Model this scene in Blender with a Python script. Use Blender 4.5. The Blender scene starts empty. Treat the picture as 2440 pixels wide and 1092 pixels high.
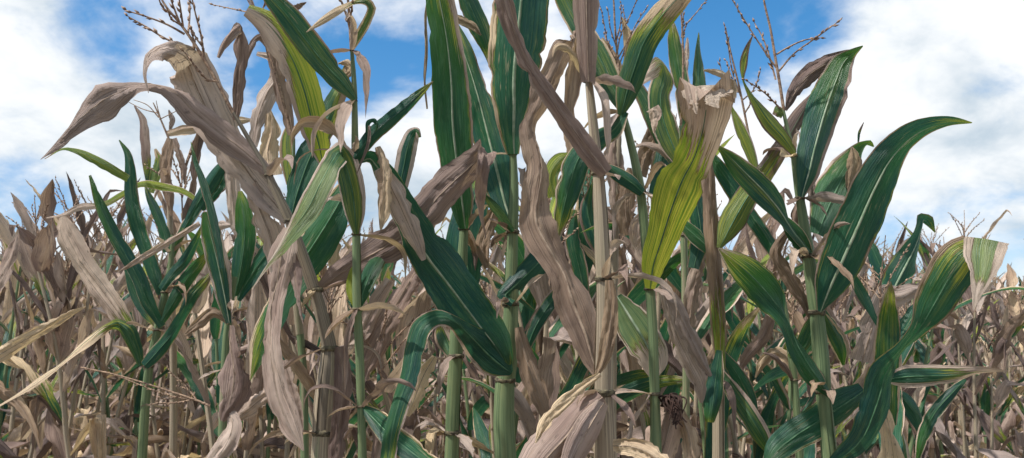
import bpy, math, random
import numpy as np
from mathutils import Vector
R = math.radians
rng = np.random.default_rng(7)
random.seed(7)
S = bpy.context.scene
COL = S.collection

# ------------------------------------------------------------------ camera
W, H, F = 2440, 1092, 1900.0
CAM_Z, HORIZON = 1.5, 790.0
cd = bpy.data.cameras.new('camera'); cam = bpy.data.objects.new('camera', cd); COL.objects.link(cam)
cd.sensor_width = 36.0; cd.lens = 36.0 * F / W; cd.clip_start = 0.02; cd.clip_end = 3000
PITCH = math.atan((HORIZON - H / 2) / F)
cam.location = (0, 0, CAM_Z); cam.rotation_euler = (R(90) + PITCH, 0, 0)
cd.dof.use_dof = True; cd.dof.focus_distance = 1.45; cd.dof.aperture_fstop = 13.0
S.camera = cam
S.render.resolution_x, S.render.resolution_y = 1024, 458
FW = np.array([0, math.cos(PITCH), math.sin(PITCH)])
UP = np.array([0, -math.sin(PITCH), math.cos(PITCH)])
RT = np.array([1.0, 0, 0])
C0 = np.array([0, 0, CAM_Z])
def P(x, y, d):
    """pixel of the photograph + distance along the view axis -> point of the place"""
    return C0 + d * (FW + RT * ((x - W / 2) / F) - UP * ((y - H / 2) / F))
def dirpx(x, y):
    v = P(x, y, 1.0) - C0
    return v / np.linalg.norm(v)

# ------------------------------------------------------------------ world
SUN_EL, SUN_AZ = 56.0, 240.0         # azimuth clockwise from +Y (view direction)
world = bpy.data.worlds.new('World'); S.world = world; world.use_nodes = True
wt = world.node_tree; wt.nodes.clear()
class NT:
    def __init__(s, t): s.t = t
    def n(s, typ, **kw):
        x = s.t.nodes.new(typ)
        for k, v in kw.items(): setattr(x, k, v)
        return x
    def l(s, a, b): s.t.links.new(a, b)
    def inp(s, sock, v):
        if hasattr(v, 'is_output'): s.l(v, sock)
        else: sock.default_value = v
    def math(s, op, a, b=0.0, c=None, clamp=False):
        x = s.n('ShaderNodeMath', operation=op, use_clamp=clamp)
        s.inp(x.inputs[0], a); s.inp(x.inputs[1], b)
        if c is not None: s.inp(x.inputs[2], c)
        return x.outputs[0]
    def vmath(s, op, a, b):
        x = s.n('ShaderNodeVectorMath', operation=op)
        s.inp(x.inputs[0], a); s.inp(x.inputs[1], b)
        return x.outputs['Value'] if op == 'DOT_PRODUCT' else x.outputs[0]
    def ss(s, v, a, b, lo=0.0, hi=1.0):
        x = s.n('ShaderNodeMapRange', interpolation_type='SMOOTHSTEP')
        s.inp(x.inputs['Value'], v); s.inp(x.inputs['From Min'], a); s.inp(x.inputs['From Max'], b)
        s.inp(x.inputs['To Min'], lo); s.inp(x.inputs['To Max'], hi)
        return x.outputs[0]
    def mix(s, f, a, b, blend='MIX'):
        x = s.n('ShaderNodeMix', data_type='RGBA', blend_type=blend)
        s.inp(x.inputs[0], f)
        for k, v in ((6, a), (7, b)):
            if isinstance(v, tuple) and len(v) == 3: v = v + (1.0,)
            s.inp(x.inputs[k], v)
        return x.outputs[2]
    def comb(s, x, y, z):
        c = s.n('ShaderNodeCombineXYZ')
        for i, v in enumerate((x, y, z)): s.inp(c.inputs[i], v)
        return c.outputs[0]
    def noise(s, vec, scale, detail=3.0, rough=0.5, dist=0.0):
        x = s.n('ShaderNodeTexNoise')
        s.inp(x.inputs['Vector'], vec); x.inputs['Scale'].default_value = scale
        x.inputs['Detail'].default_value = detail; x.inputs['Roughness'].default_value = rough
        x.inputs['Distortion'].default_value = dist
        return x.outputs['Fac']
def build_sky():
    b = NT(wt)
    sky = b.n('ShaderNodeTexSky', sky_type='NISHITA', sun_disc=False)
    sky.sun_elevation = R(SUN_EL); sky.sun_rotation = R(SUN_AZ)
    sky.air_density = 1.0; sky.dust_density = 0.3; sky.ozone_density = 3.0
    hs = b.n('ShaderNodeHueSaturation'); hs.inputs['Saturation'].default_value = 1.05; hs.inputs['Value'].default_value = 1.0
    tc = b.n('ShaderNodeTexCoord'); D = tc.outputs['Generated']
    sp = b.n('ShaderNodeSeparateXYZ'); b.l(D, sp.inputs[0])
    tint = b.mix(b.ss(sp.outputs['Z'], 0.0, 0.42), (0.80, 0.82, 0.92), (0.50, 0.91, 1.08))
    b.l(b.mix(1.0, sky.outputs[0], tint, 'MULTIPLY'), hs.inputs['Color'])
    den = b.math('ADD', b.math('MAXIMUM', sp.outputs['Z'], 0.0), 0.42)
    pv = b.comb(b.math('DIVIDE', sp.outputs['X'], den), b.math('DIVIDE', sp.outputs['Y'], den), 0.7)
    n1 = b.noise(pv, 3.0, 9.0, 0.56, 0.35)
    n2 = b.noise(b.vmath('ADD', pv, (5.3, 2.1, 0.0)), 2.2, 6.0, 0.55, 0.3)
    n3 = b.noise(b.vmath('ADD', pv, (1.3, 7.1, 3.0)), 7.0, 7.0, 0.6, 0.3)
    # individual cloud banks and openings of that sky, by compass direction
    banks = [(120, 260, 330, .50), (420, 380, 260, .32), (1000, 380, 230, .45), (1900, 520, 330, .32), (2260, 250, 340, .50), (2060, 250, 260, .25),
             (1330, 190, 150, .50), (60, 110, 160, .25), (640, 540, 200, .35), (1500, 480, 260, .40), (850, 300, 160, .2),
             (480, 60, 310, -.58), (780, 150, 200, -.36), (930, 110, 200, -.42), (1600, 50, 280, -.66), (1860, 60, 200, -.58), (2060, 20, 160, -.38), (230, 90, 130, -.42), (60, 450, 110, -.34), (2160, 640, 130, -.20),
             (1720, 560, 130, -.25), (2430, 250, 120, -.16), (2330, 620, 90, -.15), (720, 330, 60, -.1)]
    tot = None
    for (x, y, r, a) in banks:
        dv = dirpx(x, y); ca = math.cos(math.atan(r / F))
        m = b.ss(b.vmath('DOT_PRODUCT', D, tuple(float(q) for q in dv)), ca, 1.0, 0.0, a)
        tot = m if tot is None else b.math('ADD', tot, m)
    dens = b.math('ADD', b.math('ADD', tot, 0.14), b.math('MULTIPLY_ADD', n1, 2.5, -0.76))
    dens = b.math('ADD', dens, b.math('MULTIPLY_ADD', n3, 1.3, -0.65))
    mask = b.ss(dens, 0.05, 1.0)
    shade = b.ss(b.math('ADD', b.math('MULTIPLY', n2, 0.8), b.math('MULTIPLY', n3, 0.35)), 0.38, 0.68)
    ccol = b.mix(shade, (0.41, 0.51, 0.60), (0.86, 0.875, 0.885))
    bg1 = b.n('ShaderNodeBackground'); b.l(hs.outputs[0], bg1.inputs[0]); bg1.inputs[1].default_value = 0.125
    bg2 = b.n('ShaderNodeBackground'); b.l(ccol, bg2.inputs[0]); bg2.inputs[1].default_value = 1.0
    mx = b.n('ShaderNodeMixShader'); b.l(mask, mx.inputs[0]); b.l(bg1.outputs[0], mx.inputs[1]); b.l(bg2.outputs[0], mx.inputs[2])
    out = b.n('ShaderNodeOutputWorld'); b.l(mx.outputs[0], out.inputs[0])
build_sky()
sl = bpy.data.lights.new('sun', 'SUN'); sl.energy = 4.4; sl.angle = R(1.6); sl.color = (1.0, 0.965, 0.93)
so = bpy.data.objects.new('sun', sl); COL.objects.link(so)
az, el = R(SUN_AZ), R(SUN_EL)
sd = Vector((math.sin(az) * math.cos(el), math.cos(az) * math.cos(el), math.sin(el)))
so.rotation_euler = sd.to_track_quat('Z', 'Y').to_euler(); so.location = (0, -3, 8)
S.view_settings.view_transform = 'Standard'; S.view_settings.look = 'None'
S.view_settings.gamma = 1.0; S.view_settings.use_curve_mapping = False
S.view_settings.exposure = 0.30

# ------------------------------------------------------------------ materials
def new_mat(name):
    m = bpy.data.materials.new(name); m.use_nodes = True
    t = m.node_tree; t.nodes.clear(); b = NT(t)
    out = b.n('ShaderNodeOutputMaterial')
    return m, b, out
def attr(b, name):
    a = b.n('ShaderNodeAttribute', attribute_name=name); s = b.n('ShaderNodeSeparateXYZ')
    b.l(a.outputs['Vector'], s.inputs[0]); return s.outputs[0], s.outputs[1], s.outputs[2], a
def leaf_material():
    m, b, out = new_mat('corn_leaf')
    u, v, L, _ = attr(b, 'luv')            # across 0..1, along 0..1, length in metres
    dry, edge, seed, _ = attr(b, 'lpa')    # where drying starts, width of the dried margin, seed
    yel, tone, asym, _ = attr(b, 'lpb')    # yellowing, tone of the dried tissue, lopsidedness
    oi = b.n('ShaderNodeObjectInfo'); rnd = oi.outputs['Random']
    sd = b.math('MULTIPLY', seed, 37.0)
    len_ = b.math('MULTIPLY', v, L)
    veins = b.noise(b.comb(b.math('MULTIPLY', u, 34.0), b.math('MULTIPLY', len_, 2.2), sd), 1.0, 3.0, 0.6)
    fine = b.noise(b.comb(b.math('MULTIPLY', u, 90.0), b.math('MULTIPLY', len_, 5.0), sd), 1.0, 2.0, 0.6)
    patch = b.noise(b.comb(b.math('MULTIPLY', u, 2.6), b.math('MULTIPLY', len_, 9.0), sd), 1.0, 5.0, 0.62)
    broad = b.noise(b.comb(b.math('MULTIPLY', u, 1.2), b.math('MULTIPLY', len_, 4.0), b.math('ADD', sd, 9.0)), 1.0, 4.0, 0.6)
    e = b.math('MULTIPLY', b.math('ABSOLUTE', b.math('SUBTRACT', u, 0.5)), 2.0)
    side = b.math('MULTIPLY', b.math('SUBTRACT', u, 0.5), asym)
    jit = b.math('ADD', b.math('MULTIPLY_ADD', patch, 0.50, -0.25), b.math('MULTIPLY_ADD', veins, 0.60, -0.30))
    along = b.math('SUBTRACT', b.math('ADD', b.math('ADD', v, jit), side), dry)
    marg = b.math('SUBTRACT', b.math('ADD', b.math('ADD', e, b.math('ADD', b.math('MULTIPLY', jit, 0.8), b.math('MULTIPLY_ADD', broad, 0.7, -0.40))), b.math('MULTIPLY', side, 0.8)), b.math('SUBTRACT', 1.0, edge))
    k = b.math('MAXIMUM', along, marg)
    drym = b.ss(k, 0.0, 0.06)
    pale, pstart, _p, _ = attr(b, 'lpc')
    palem = b.math('MULTIPLY', pale, b.ss(v, pstart, b.math('ADD', pstart, 0.04)))
    yelm = b.math('MAXIMUM', b.math('MAXIMUM', b.ss(along, -0.16, 0.0), b.ss(marg, -0.05, 0.0, 0.0, 0.7)), b.ss(b.math('ADD', yel, b.math('ADD', b.math('MULTIPLY_ADD', veins, 0.9, -0.45), b.math('MULTIPLY_ADD', patch, 0.8, -0.4))), 0.15, 1.0))
    # living tissue
    g1 = b.mix(b.ss(broad, 0.32, 0.68), (0.010, 0.082, 0.072), (0.022, 0.140, 0.050))
    g2 = b.mix(b.ss(b.math('ADD', veins, b.math('MULTIPLY', fine, 0.5)), 0.55, 1.0, 0.0, 0.36), g1, (0.065, 0.190, 0.100))
    tipm = b.ss(b.math('ADD', b.math('ADD', v, b.math('MULTIPLY', broad, 0.5)), b.math('MULTIPLY_ADD', rnd, 0.4, -0.2)), 0.85, 1.35)
    g2 = b.mix(tipm, g2, (0.050, 0.175, 0.012))
    g2 = b.mix(b.ss(b.math('ADD', rnd, b.math('MULTIPLY_ADD', broad, 0.6, -0.3)), 0.66, 1.0, 0.0, 0.50), g2, (0.045, 0.160, 0.020))
    mott = b.noise(b.comb(b.math('MULTIPLY', u, 9.0), b.math('MULTIPLY', len_, 22.0), sd), 1.0, 4.0, 0.7)
    g2 = b.mix(b.ss(mott, 0.46, 0.70, 0.0, 0.50), g2, (0.100, 0.230, 0.110))
    yc = b.mix(b.ss(b.math('ADD', b.math('MULTIPLY', veins, 0.45), b.math('MULTIPLY', fine, 0.55)), 0.38, 0.60), (0.15, 0.32, 0.012), (0.66, 0.62, 0.09))
    g3 = b.mix(yelm, g2, yc)
    fleck = b.noise(b.comb(b.math('MULTIPLY', u, 26.0), b.math('MULTIPLY', len_, 16.0), b.math('ADD', sd, 3.0)), 1.0, 3.0, 0.65)
    g3 = b.mix(b.math('MULTIPLY', b.ss(fleck, 0.60, 0.70), b.ss(broad, 0.44, 0.60)), g3, (0.42, 0.37, 0.22))
    g3 = b.mix(b.math('MULTIPLY', palem, b.ss(veins, 0.30, 0.62, 0.45, 1.0)), g3, (0.34, 0.43, 0.19))
    rib = b.ss(b.math('ABSOLUTE', b.math('SUBTRACT', u, 0.5)), 0.012, 0.030, 1.0, 0.0)
    g4 = b.mix(b.math('MULTIPLY', rib, 0.22), g3, (0.30, 0.40, 0.27))
    # dried tissue
    tn = b.math('ADD', b.math('ADD', b.math('ADD', tone, 0.24), b.math('ADD', b.math('MULTIPLY_ADD', broad, 1.5, -0.75), b.math('MULTIPLY_ADD', patch, 0.7, -0.35))), b.math('MULTIPLY_ADD', rnd, 0.6, -0.30))
    d0 = b.mix(b.ss(tn, -0.15, 0.55), (0.125, 0.082, 0.075), (0.390, 0.265, 0.214))
    d0 = b.mix(b.ss(tn, 0.45, 1.15), d0, (0.82, 0.635, 0.505))
    hue = b.math('FRACT', b.math('ADD', b.math('MULTIPLY', seed, 7.3), b.math('MULTIPLY', rnd, 5.1)))
    d0 = b.mix(b.ss(hue, 0.55, 1.0, 0.0, 0.85), d0, b.mix(1.0, d0, (1.18, 1.16, 0.82), 'MULTIPLY'))
    d0 = b.mix(b.ss(hue, 0.22, 0.0, 0.0, 0.8), d0, b.mix(1.0, d0, (0.55, 0.51, 0.53), 'MULTIPLY'))
    d0 = b.mix(b.math('MULTIPLY', b.ss(hue, 0.26, 0.34), b.ss(hue, 0.52, 0.44, 0.0, 0.45)), d0, (0.62, 0.53, 0.47))
    d1 = b.mix(b.ss(fine, 0.40, 0.75, 0.0, 0.45), d0, (0.62, 0.465, 0.37))
    d1 = b.mix(b.ss(veins, 0.50, 0.28, 0.0, 0.65), d1, (0.075, 0.048, 0.040))
    spots = b.noise(b.comb(b.math('MULTIPLY', u, 7.0), b.math('MULTIPLY', len_, 45.0), sd), 1.0, 3.0, 0.7)
    d2 = b.mix(b.ss(spots, 0.58, 0.74, 0.0, 0.6), d1, (0.085, 0.060, 0.050))
    d2 = b.mix(b.ss(mott, 0.56, 0.74, 0.0, 0.35), d2, (0.40, 0.27, 0.17))
    d2 = b.mix(b.math('MULTIPLY', palem, 0.75), d2, (0.66, 0.54, 0.41))
    d2 = b.mix(b.math('MULTIPLY', rib, 0.25), d2, (0.55, 0.47, 0.37))
    # thin brown rim where drying tissue meets living tissue
    col = b.mix(b.math('MULTIPLY', b.ss(k, -0.02, 0.01), b.ss(k, 0.07, 0.02)), g4, (0.16, 0.085, 0.035))
    col = b.mix(drym, col, d2)
    rough = b.math('MULTIPLY_ADD', drym, 0.34, b.math('MULTIPLY_ADD', mott, 0.22, 0.26))
    bh = b.math('ADD', b.math('MULTIPLY', veins, 1.0), b.math('ADD', b.math('MULTIPLY', fine, 0.5), b.math('MULTIPLY', patch, b.math('MULTIPLY', drym, 0.8))))
    bump = b.n('ShaderNodeBump'); bump.inputs['Strength'].default_value = 0.75; bump.inputs['Distance'].default_value = 0.005
    b.l(bh, bump.inputs['Height'])
    p = b.n('ShaderNodeBsdfPrincipled'); b.l(col, p.inputs['Base Color']); b.l(rough, p.inputs['Roughness']); b.l(bump.outputs[0], p.inputs['Normal'])
    p.inputs['Specular IOR Level'].default_value = 0.60
    tr = b.n('ShaderNodeBsdfTranslucent'); b.l(b.mix(0.5, col, b.mix(1.0, col, (1.0, 1.0, 0.55), 'MULTIPLY')), tr.inputs[0]); b.l(bump.outputs[0], tr.inputs['Normal'])
    ms = b.n('ShaderNodeMixShader'); b.l(b.math('MULTIPLY_ADD', drym, -0.12, 0.42), ms.inputs[0])
    b.l(p.outputs[0], ms.inputs[1]); b.l(tr.outputs[0], ms.inputs[2]); b.l(ms.outputs[0], out.inputs[0])
    return m
def stalk_material():
    m, b, out = new_mat('corn_stalk')
    u, v, L, _ = attr(b, 'luv'); dry, edge, seed, _ = attr(b, 'lpa')
    sd = b.math('MULTIPLY', seed, 31.0); ln = b.math('MULTIPLY', v, L)
    ang = b.math('MULTIPLY', u, 2 * math.pi)
    cx, cy = b.math('COSINE', ang), b.math('SINE', ang)
    st = b.noise(b.comb(b.math('MULTIPLY', cx, 7.0), b.math('MULTIPLY', cy, 7.0), b.math('ADD', b.math('MULTIPLY', ln, 3.0), sd)), 1.0, 4.0, 0.65)
    br = b.noise(b.comb(b.math('MULTIPLY', cx, 0.9), b.math('MULTIPLY', cy, 0.9), b.math('ADD', b.math('MULTIPLY', ln, 7.0), sd)), 1.0, 4.0, 0.6)
    sp = b.noise(b.comb(b.math('MULTIPLY', cx, 6.0), b.math('MULTIPLY', cy, 6.0), b.math('ADD', b.math('MULTIPLY', ln, 60.0), sd)), 1.0, 2.0, 0.6)
    g = b.mix(b.ss(st, 0.3, 0.7), (0.075, 0.128, 0.060), (0.225, 0.285, 0.140))
    g = b.mix(b.ss(br, 0.45, 0.75, 0.0, 0.6), g, (0.27, 0.29, 0.13))
    d = b.mix(b.ss(st, 0.3, 0.7), (0.19, 0.145, 0.105), (0.50, 0.415, 0.285))
    d = b.mix(b.ss(br, 0.45, 0.75, 0.0, 0.5), d, (0.30, 0.28, 0.17))
    c = b.mix(b.ss(b.math('ADD', dry, b.math('MULTIPLY_ADD', br, 0.8, -0.4)), 0.35, 0.65), g, d)
    c = b.mix(b.ss(sp, 0.66, 0.75, 0.0, 0.6), c, (0.06, 0.05, 0.04))
    c = b.mix(edge, c, b.mix(b.ss(st, 0.3, 0.7), (0.055, 0.050, 0.040), (0.15, 0.125, 0.095)))
    bump = b.n('ShaderNodeBump'); bump.inputs['Strength'].default_value = 0.35; bump.inputs['Distance'].default_value = 0.003; b.l(st, bump.inputs['Height'])
    p = b.n('ShaderNodeBsdfPrincipled'); b.l(c, p.inputs['Base Color']); p.inputs['Roughness'].default_value = 0.5; b.l(bump.outputs[0], p.inputs['Normal'])
    p.inputs['Specular IOR Level'].default_value = 0.3
    b.l(p.outputs[0], out.inputs[0]); return m
def plain_material(name, c1, c2, scale, rough=0.8, bumpd=0.0, detail=4.0):
    m, b, out = new_mat(name)
    tc = b.n('ShaderNodeTexCoord'); n = b.noise(tc.outputs['Object'], scale, detail, 0.65)
    c = b.mix(b.ss(n, 0.3, 0.7), c1, c2)
    p = b.n('ShaderNodeBsdfPrincipled'); b.l(c, p.inputs['Base Color']); p.inputs['Roughness'].default_value = rough
    p.inputs['Specular IOR Level'].default_value = 0.2
    if bumpd:
        bp = b.n('ShaderNodeBump'); bp.inputs['Distance'].default_value = bumpd; b.l(n, bp.inputs['Height']); b.l(bp.outputs[0], p.inputs['Normal'])
    b.l(p.outputs[0], out.inputs[0]); return m
M_LEAF = leaf_material(); M_STALK = stalk_material()
M_TASSEL = plain_material('corn_tassel', (0.13, 0.080, 0.058), (0.46, 0.32, 0.215), 160.0)
M_NODE = plain_material('stalk_node', (0.045, 0.038, 0.030), (0.20, 0.17, 0.10), 140.0)
M_RIB = plain_material('leaf_midrib', (0.20, 0.29, 0.17), (0.38, 0.43, 0.30), 60.0, 0.55)
M_RIBG = plain_material('green_midrib', (0.045, 0.125, 0.06), (0.12, 0.23, 0.12), 60.0, 0.5)
M_RIBDRY = plain_material('dry_midrib', (0.22, 0.155, 0.11), (0.42, 0.32, 0.23), 60.0, 0.7)
M_SILK = plain_material('corn_silk', (0.018, 0.011, 0.009), (0.07, 0.04, 0.03), 90.0)
M_SOIL = plain_material('soil', (0.055, 0.042, 0.032), (0.17, 0.13, 0.095), 5.0, 0.95, 0.03, 8.0)

# ------------------------------------------------------------------ mesh helpers
def resample(pts, n):
    """smooth curve through the rows of pts (first 3 columns = position), n samples even in length"""
    pts = np.asarray(pts, float); k = len(pts)
    seg = np.maximum(np.linalg.norm(np.diff(pts[:, :3], axis=0), axis=1), 1e-5)
    t = np.concatenate([[0], np.cumsum(seg)])
    m = np.zeros_like(pts)
    for i in range(k):
        if i == 0: m[i] = (pts[1] - pts[0]) / seg[0]
        elif i == k - 1: m[i] = (pts[-1] - pts[-2]) / seg[-1]
        else:
            a = (pts[i] - pts[i - 1]) / seg[i - 1]; c = (pts[i + 1] - pts[i]) / seg[i]
            wA, wC = seg[i], seg[i - 1]
            m[i] = (a * wA + c * wC) / (wA + wC)
    s = np.linspace(0, t[-1], n); out = np.zeros((n, pts.shape[1]))
    j = np.clip(np.searchsorted(t, s, side='right') - 1, 0, k - 2)
    h = seg[j]; x = ((s - t[j]) / h)[:, None]; h = h[:, None]
    out = (2 * x**3 - 3 * x**2 + 1) * pts[j] + (x**3 - 2 * x**2 + x) * h * m[j] + (-2 * x**3 + 3 * x**2) * pts[j + 1] + (x**3 - x**2) * h * m[j + 1]
    return out, t[-1]
def unit(a):
    return a / np.maximum(np.linalg.norm(a, axis=-1, keepdims=True), 1e-9)
def mesh_from(name, V, Fc, luv=None, lpa=None, lpb=None, mat=None, smooth=True, lpc=None):
    me = bpy.data.meshes.new(name)
    V = np.asarray(V, np.float32); me.vertices.add(len(V)); me.vertices.foreach_set('co', V.ravel())
    Fa = np.asarray(Fc, np.int32)
    nf, c = Fa.shape
    me.loops.add(nf * c); me.loops.foreach_set('vertex_index', Fa.ravel())
    me.polygons.add(nf); me.polygons.foreach_set('loop_start', np.arange(0, nf * c, c, dtype=np.int32))
    if smooth: me.polygons.foreach_set('use_smooth', np.ones(nf, bool))
    for nm, a in (('luv', luv), ('lpa', lpa), ('lpb', lpb), ('lpc', lpc)):
        if a is not None:
            at = me.attributes.new(nm, 'FLOAT_VECTOR', 'POINT')
            a = np.asarray(a, np.float32)
            if a.ndim == 1: a = np.tile(a, (len(V), 1))
            at.data.foreach_set('vector', a.ravel())
    if mat: me.materials.append(mat)
    me.update(calc_edges=True); me.validate()
    return me
def link(name, me, parent=None, loc=None):
    o = bpy.data.objects.new(name, me); COL.objects.link(o)
    if parent is not None: o.parent = parent
    if loc is not None: o.location = loc
    return o
def grid_faces(n, m):
    i, j = np.meshgrid(np.arange(n - 1), np.arange(m - 1), indexing='ij')
    a = (i * m + j).ravel()
    return np.stack([a, a + 1, a + m + 1, a + m], 1)
def ribbon(cen, crs, n, m, chan=0.25, ruf=0.0, rag=0.0, crum=0.0, seed=0.0, pleat=0.0):
    """leaf blade: centres and half-across vectors -> (V, F, luv, centre line, normals)"""
    dat, L = resample(np.hstack([cen, crs]), n)
    C, X = dat[:, :3], dat[:, 3:]
    T = unit(np.gradient(C, axis=0))
    N = unit(np.cross(T, X))
    hw = np.linalg.norm(X, axis=1)
    v = np.linspace(0, 1, n); s = np.linspace(-1, 1, m)
    r = np.random.default_rng(int(seed * 1e5) + 1)
    ph = r.uniform(0, 6.28, 8); fr = L * r.uniform(14, 26, 4)
    if rag > 0:
        ra = 1 + rag * (np.sin(v * L * 70 + ph[0]) * .5 + np.sin(v * L * 143 + ph[1]) * .35 + r.normal(0, .35, n))
        rb = 1 + rag * (np.sin(v * L * 64 + ph[2]) * .5 + np.sin(v * L * 151 + ph[3]) * .35 + r.normal(0, .35, n))
    else: ra, rb = np.ones(n), np.ones(n)
    for arr in (ra, rb):
        for _ in range(r.integers(0, 1 + int(2 + rag * 60))):
            c, wd, dp = r.uniform(.12, .97), r.uniform(.006, .022), r.uniform(.05, .12) + rag * r.uniform(.5, 4.5)
            arr *= 1 - min(dp, .55) * np.clip(1 - np.abs(v - c) / (wd + 1.0 / n), 0, 1)
    V = np.zeros((n, m, 3))
    taper = np.minimum(1, np.minimum(v, 1 - v) * 9)
    for j in range(m):
        a = abs(s[j]); sc = np.where(s[j] < 0, 1 + (ra - 1) * a**2, 1 + (rb - 1) * a**2)
        q = -chan * hw * (1 - a**1.25)
        w1 = np.sin(v * fr[0] + ph[4 + (s[j] > 0)]) * .65 + np.sin(v * fr[1] * 1.9 + ph[6 + (s[j] > 0)]) * .35
        q = q + ruf * a**2 * w1 * taper * hw
        if pleat > 0:
            q = q + pleat * taper * hw * (np.sin(s[j] * 6.5 + ph[1] + 1.8 * np.sin(v * L * 6 + ph[2])) * .6 + np.sin(s[j] * 11 + ph[5] + 1.5 * np.sin(v * L * 9 + ph[6])) * .4)
        q = q + .10 * hw * taper * np.sin(v * L * 11 + ph[7]) * (1 - a * .3)
        if crum > 0:
            q = q + crum * taper * (np.sin(v * L * 38 + s[j] * 5 + ph[0]) * .5 + np.sin(v * L * 77 - s[j] * 8 + ph[3]) * .35 + r.normal(0, .3, n) * (a < .99))
        V[:, j] = C + X * (s[j] * sc)[:, None] + N * q[:, None]
    luv = np.zeros((n, m, 3)); luv[:, :, 0] = (s + 1) / 2; luv[:, :, 1] = v[:, None]; luv[:, :, 2] = L
    mid = V[:, m // 2]
    return V.reshape(-1, 3), grid_faces(n, m), luv.reshape(-1, 3), mid, N, hw
def tube(pts, rad, n, sides=8, fluted=0.0, ang0=0.0):
    dat, L = resample(np.hstack([np.asarray(pts, float), np.asarray(rad, float)[:, None]]), n)
    C, r = dat[:, :3], np.maximum(dat[:, 3], 2e-4)
    T = unit(np.gradient(C, axis=0))
    ref = np.array([0.0, 1, 0]) if abs(T[:, 1]).mean() < .8 else np.array([1.0, 0, 0])
    A = unit(np.cross(T, ref)); B = np.cross(T, A)
    th = np.linspace(0, 2 * math.pi, sides + 1) + ang0          # seam column doubled
    fl = 1 + fluted * np.cos(th * 1.0)
    V = C[:, None] + (A[:, None] * np.cos(th)[None, :, None] + B[:, None] * np.sin(th)[None, :, None]) * (r[:, None] * fl[None])[..., None]
    luv = np.zeros((n, sides + 1, 3)); luv[:, :, 0] = np.linspace(0, 1, sides + 1); luv[:, :, 1] = np.linspace(0, 1, n)[:, None]; luv[:, :, 2] = L
    return V.reshape(-1, 3), grid_faces(n, sides + 1), luv.reshape(-1, 3)
def join(parts):
    V, Fc, off = [], [], 0
    for v, f in parts:
        V.append(v); Fc.append(np.asarray(f) + off); off += len(v)
    return np.vstack(V), np.vstack(Fc)

# ------------------------------------------------------------------ setting: ground
def ground():
    n = 120
    g = np.sign(np.linspace(-1, 1, n)) * np.abs(np.linspace(-1, 1, n))**3 * 1500
    X, Y = np.meshgrid(g, g + 3, indexing='ij')
    Z = 0.025 * np.sin(X * 8.4) * np.exp(-np.hypot(X, Y) / 30) + rng.normal(0, .008, X.shape)
    o = link('ground', mesh_from('ground', np.stack([X, Y, Z - .02], -1).reshape(-1, 3), grid_faces(n, n)[:, ::-1], mat=M_SOIL))
    o['kind'] = 'structure'
ground()

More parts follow.
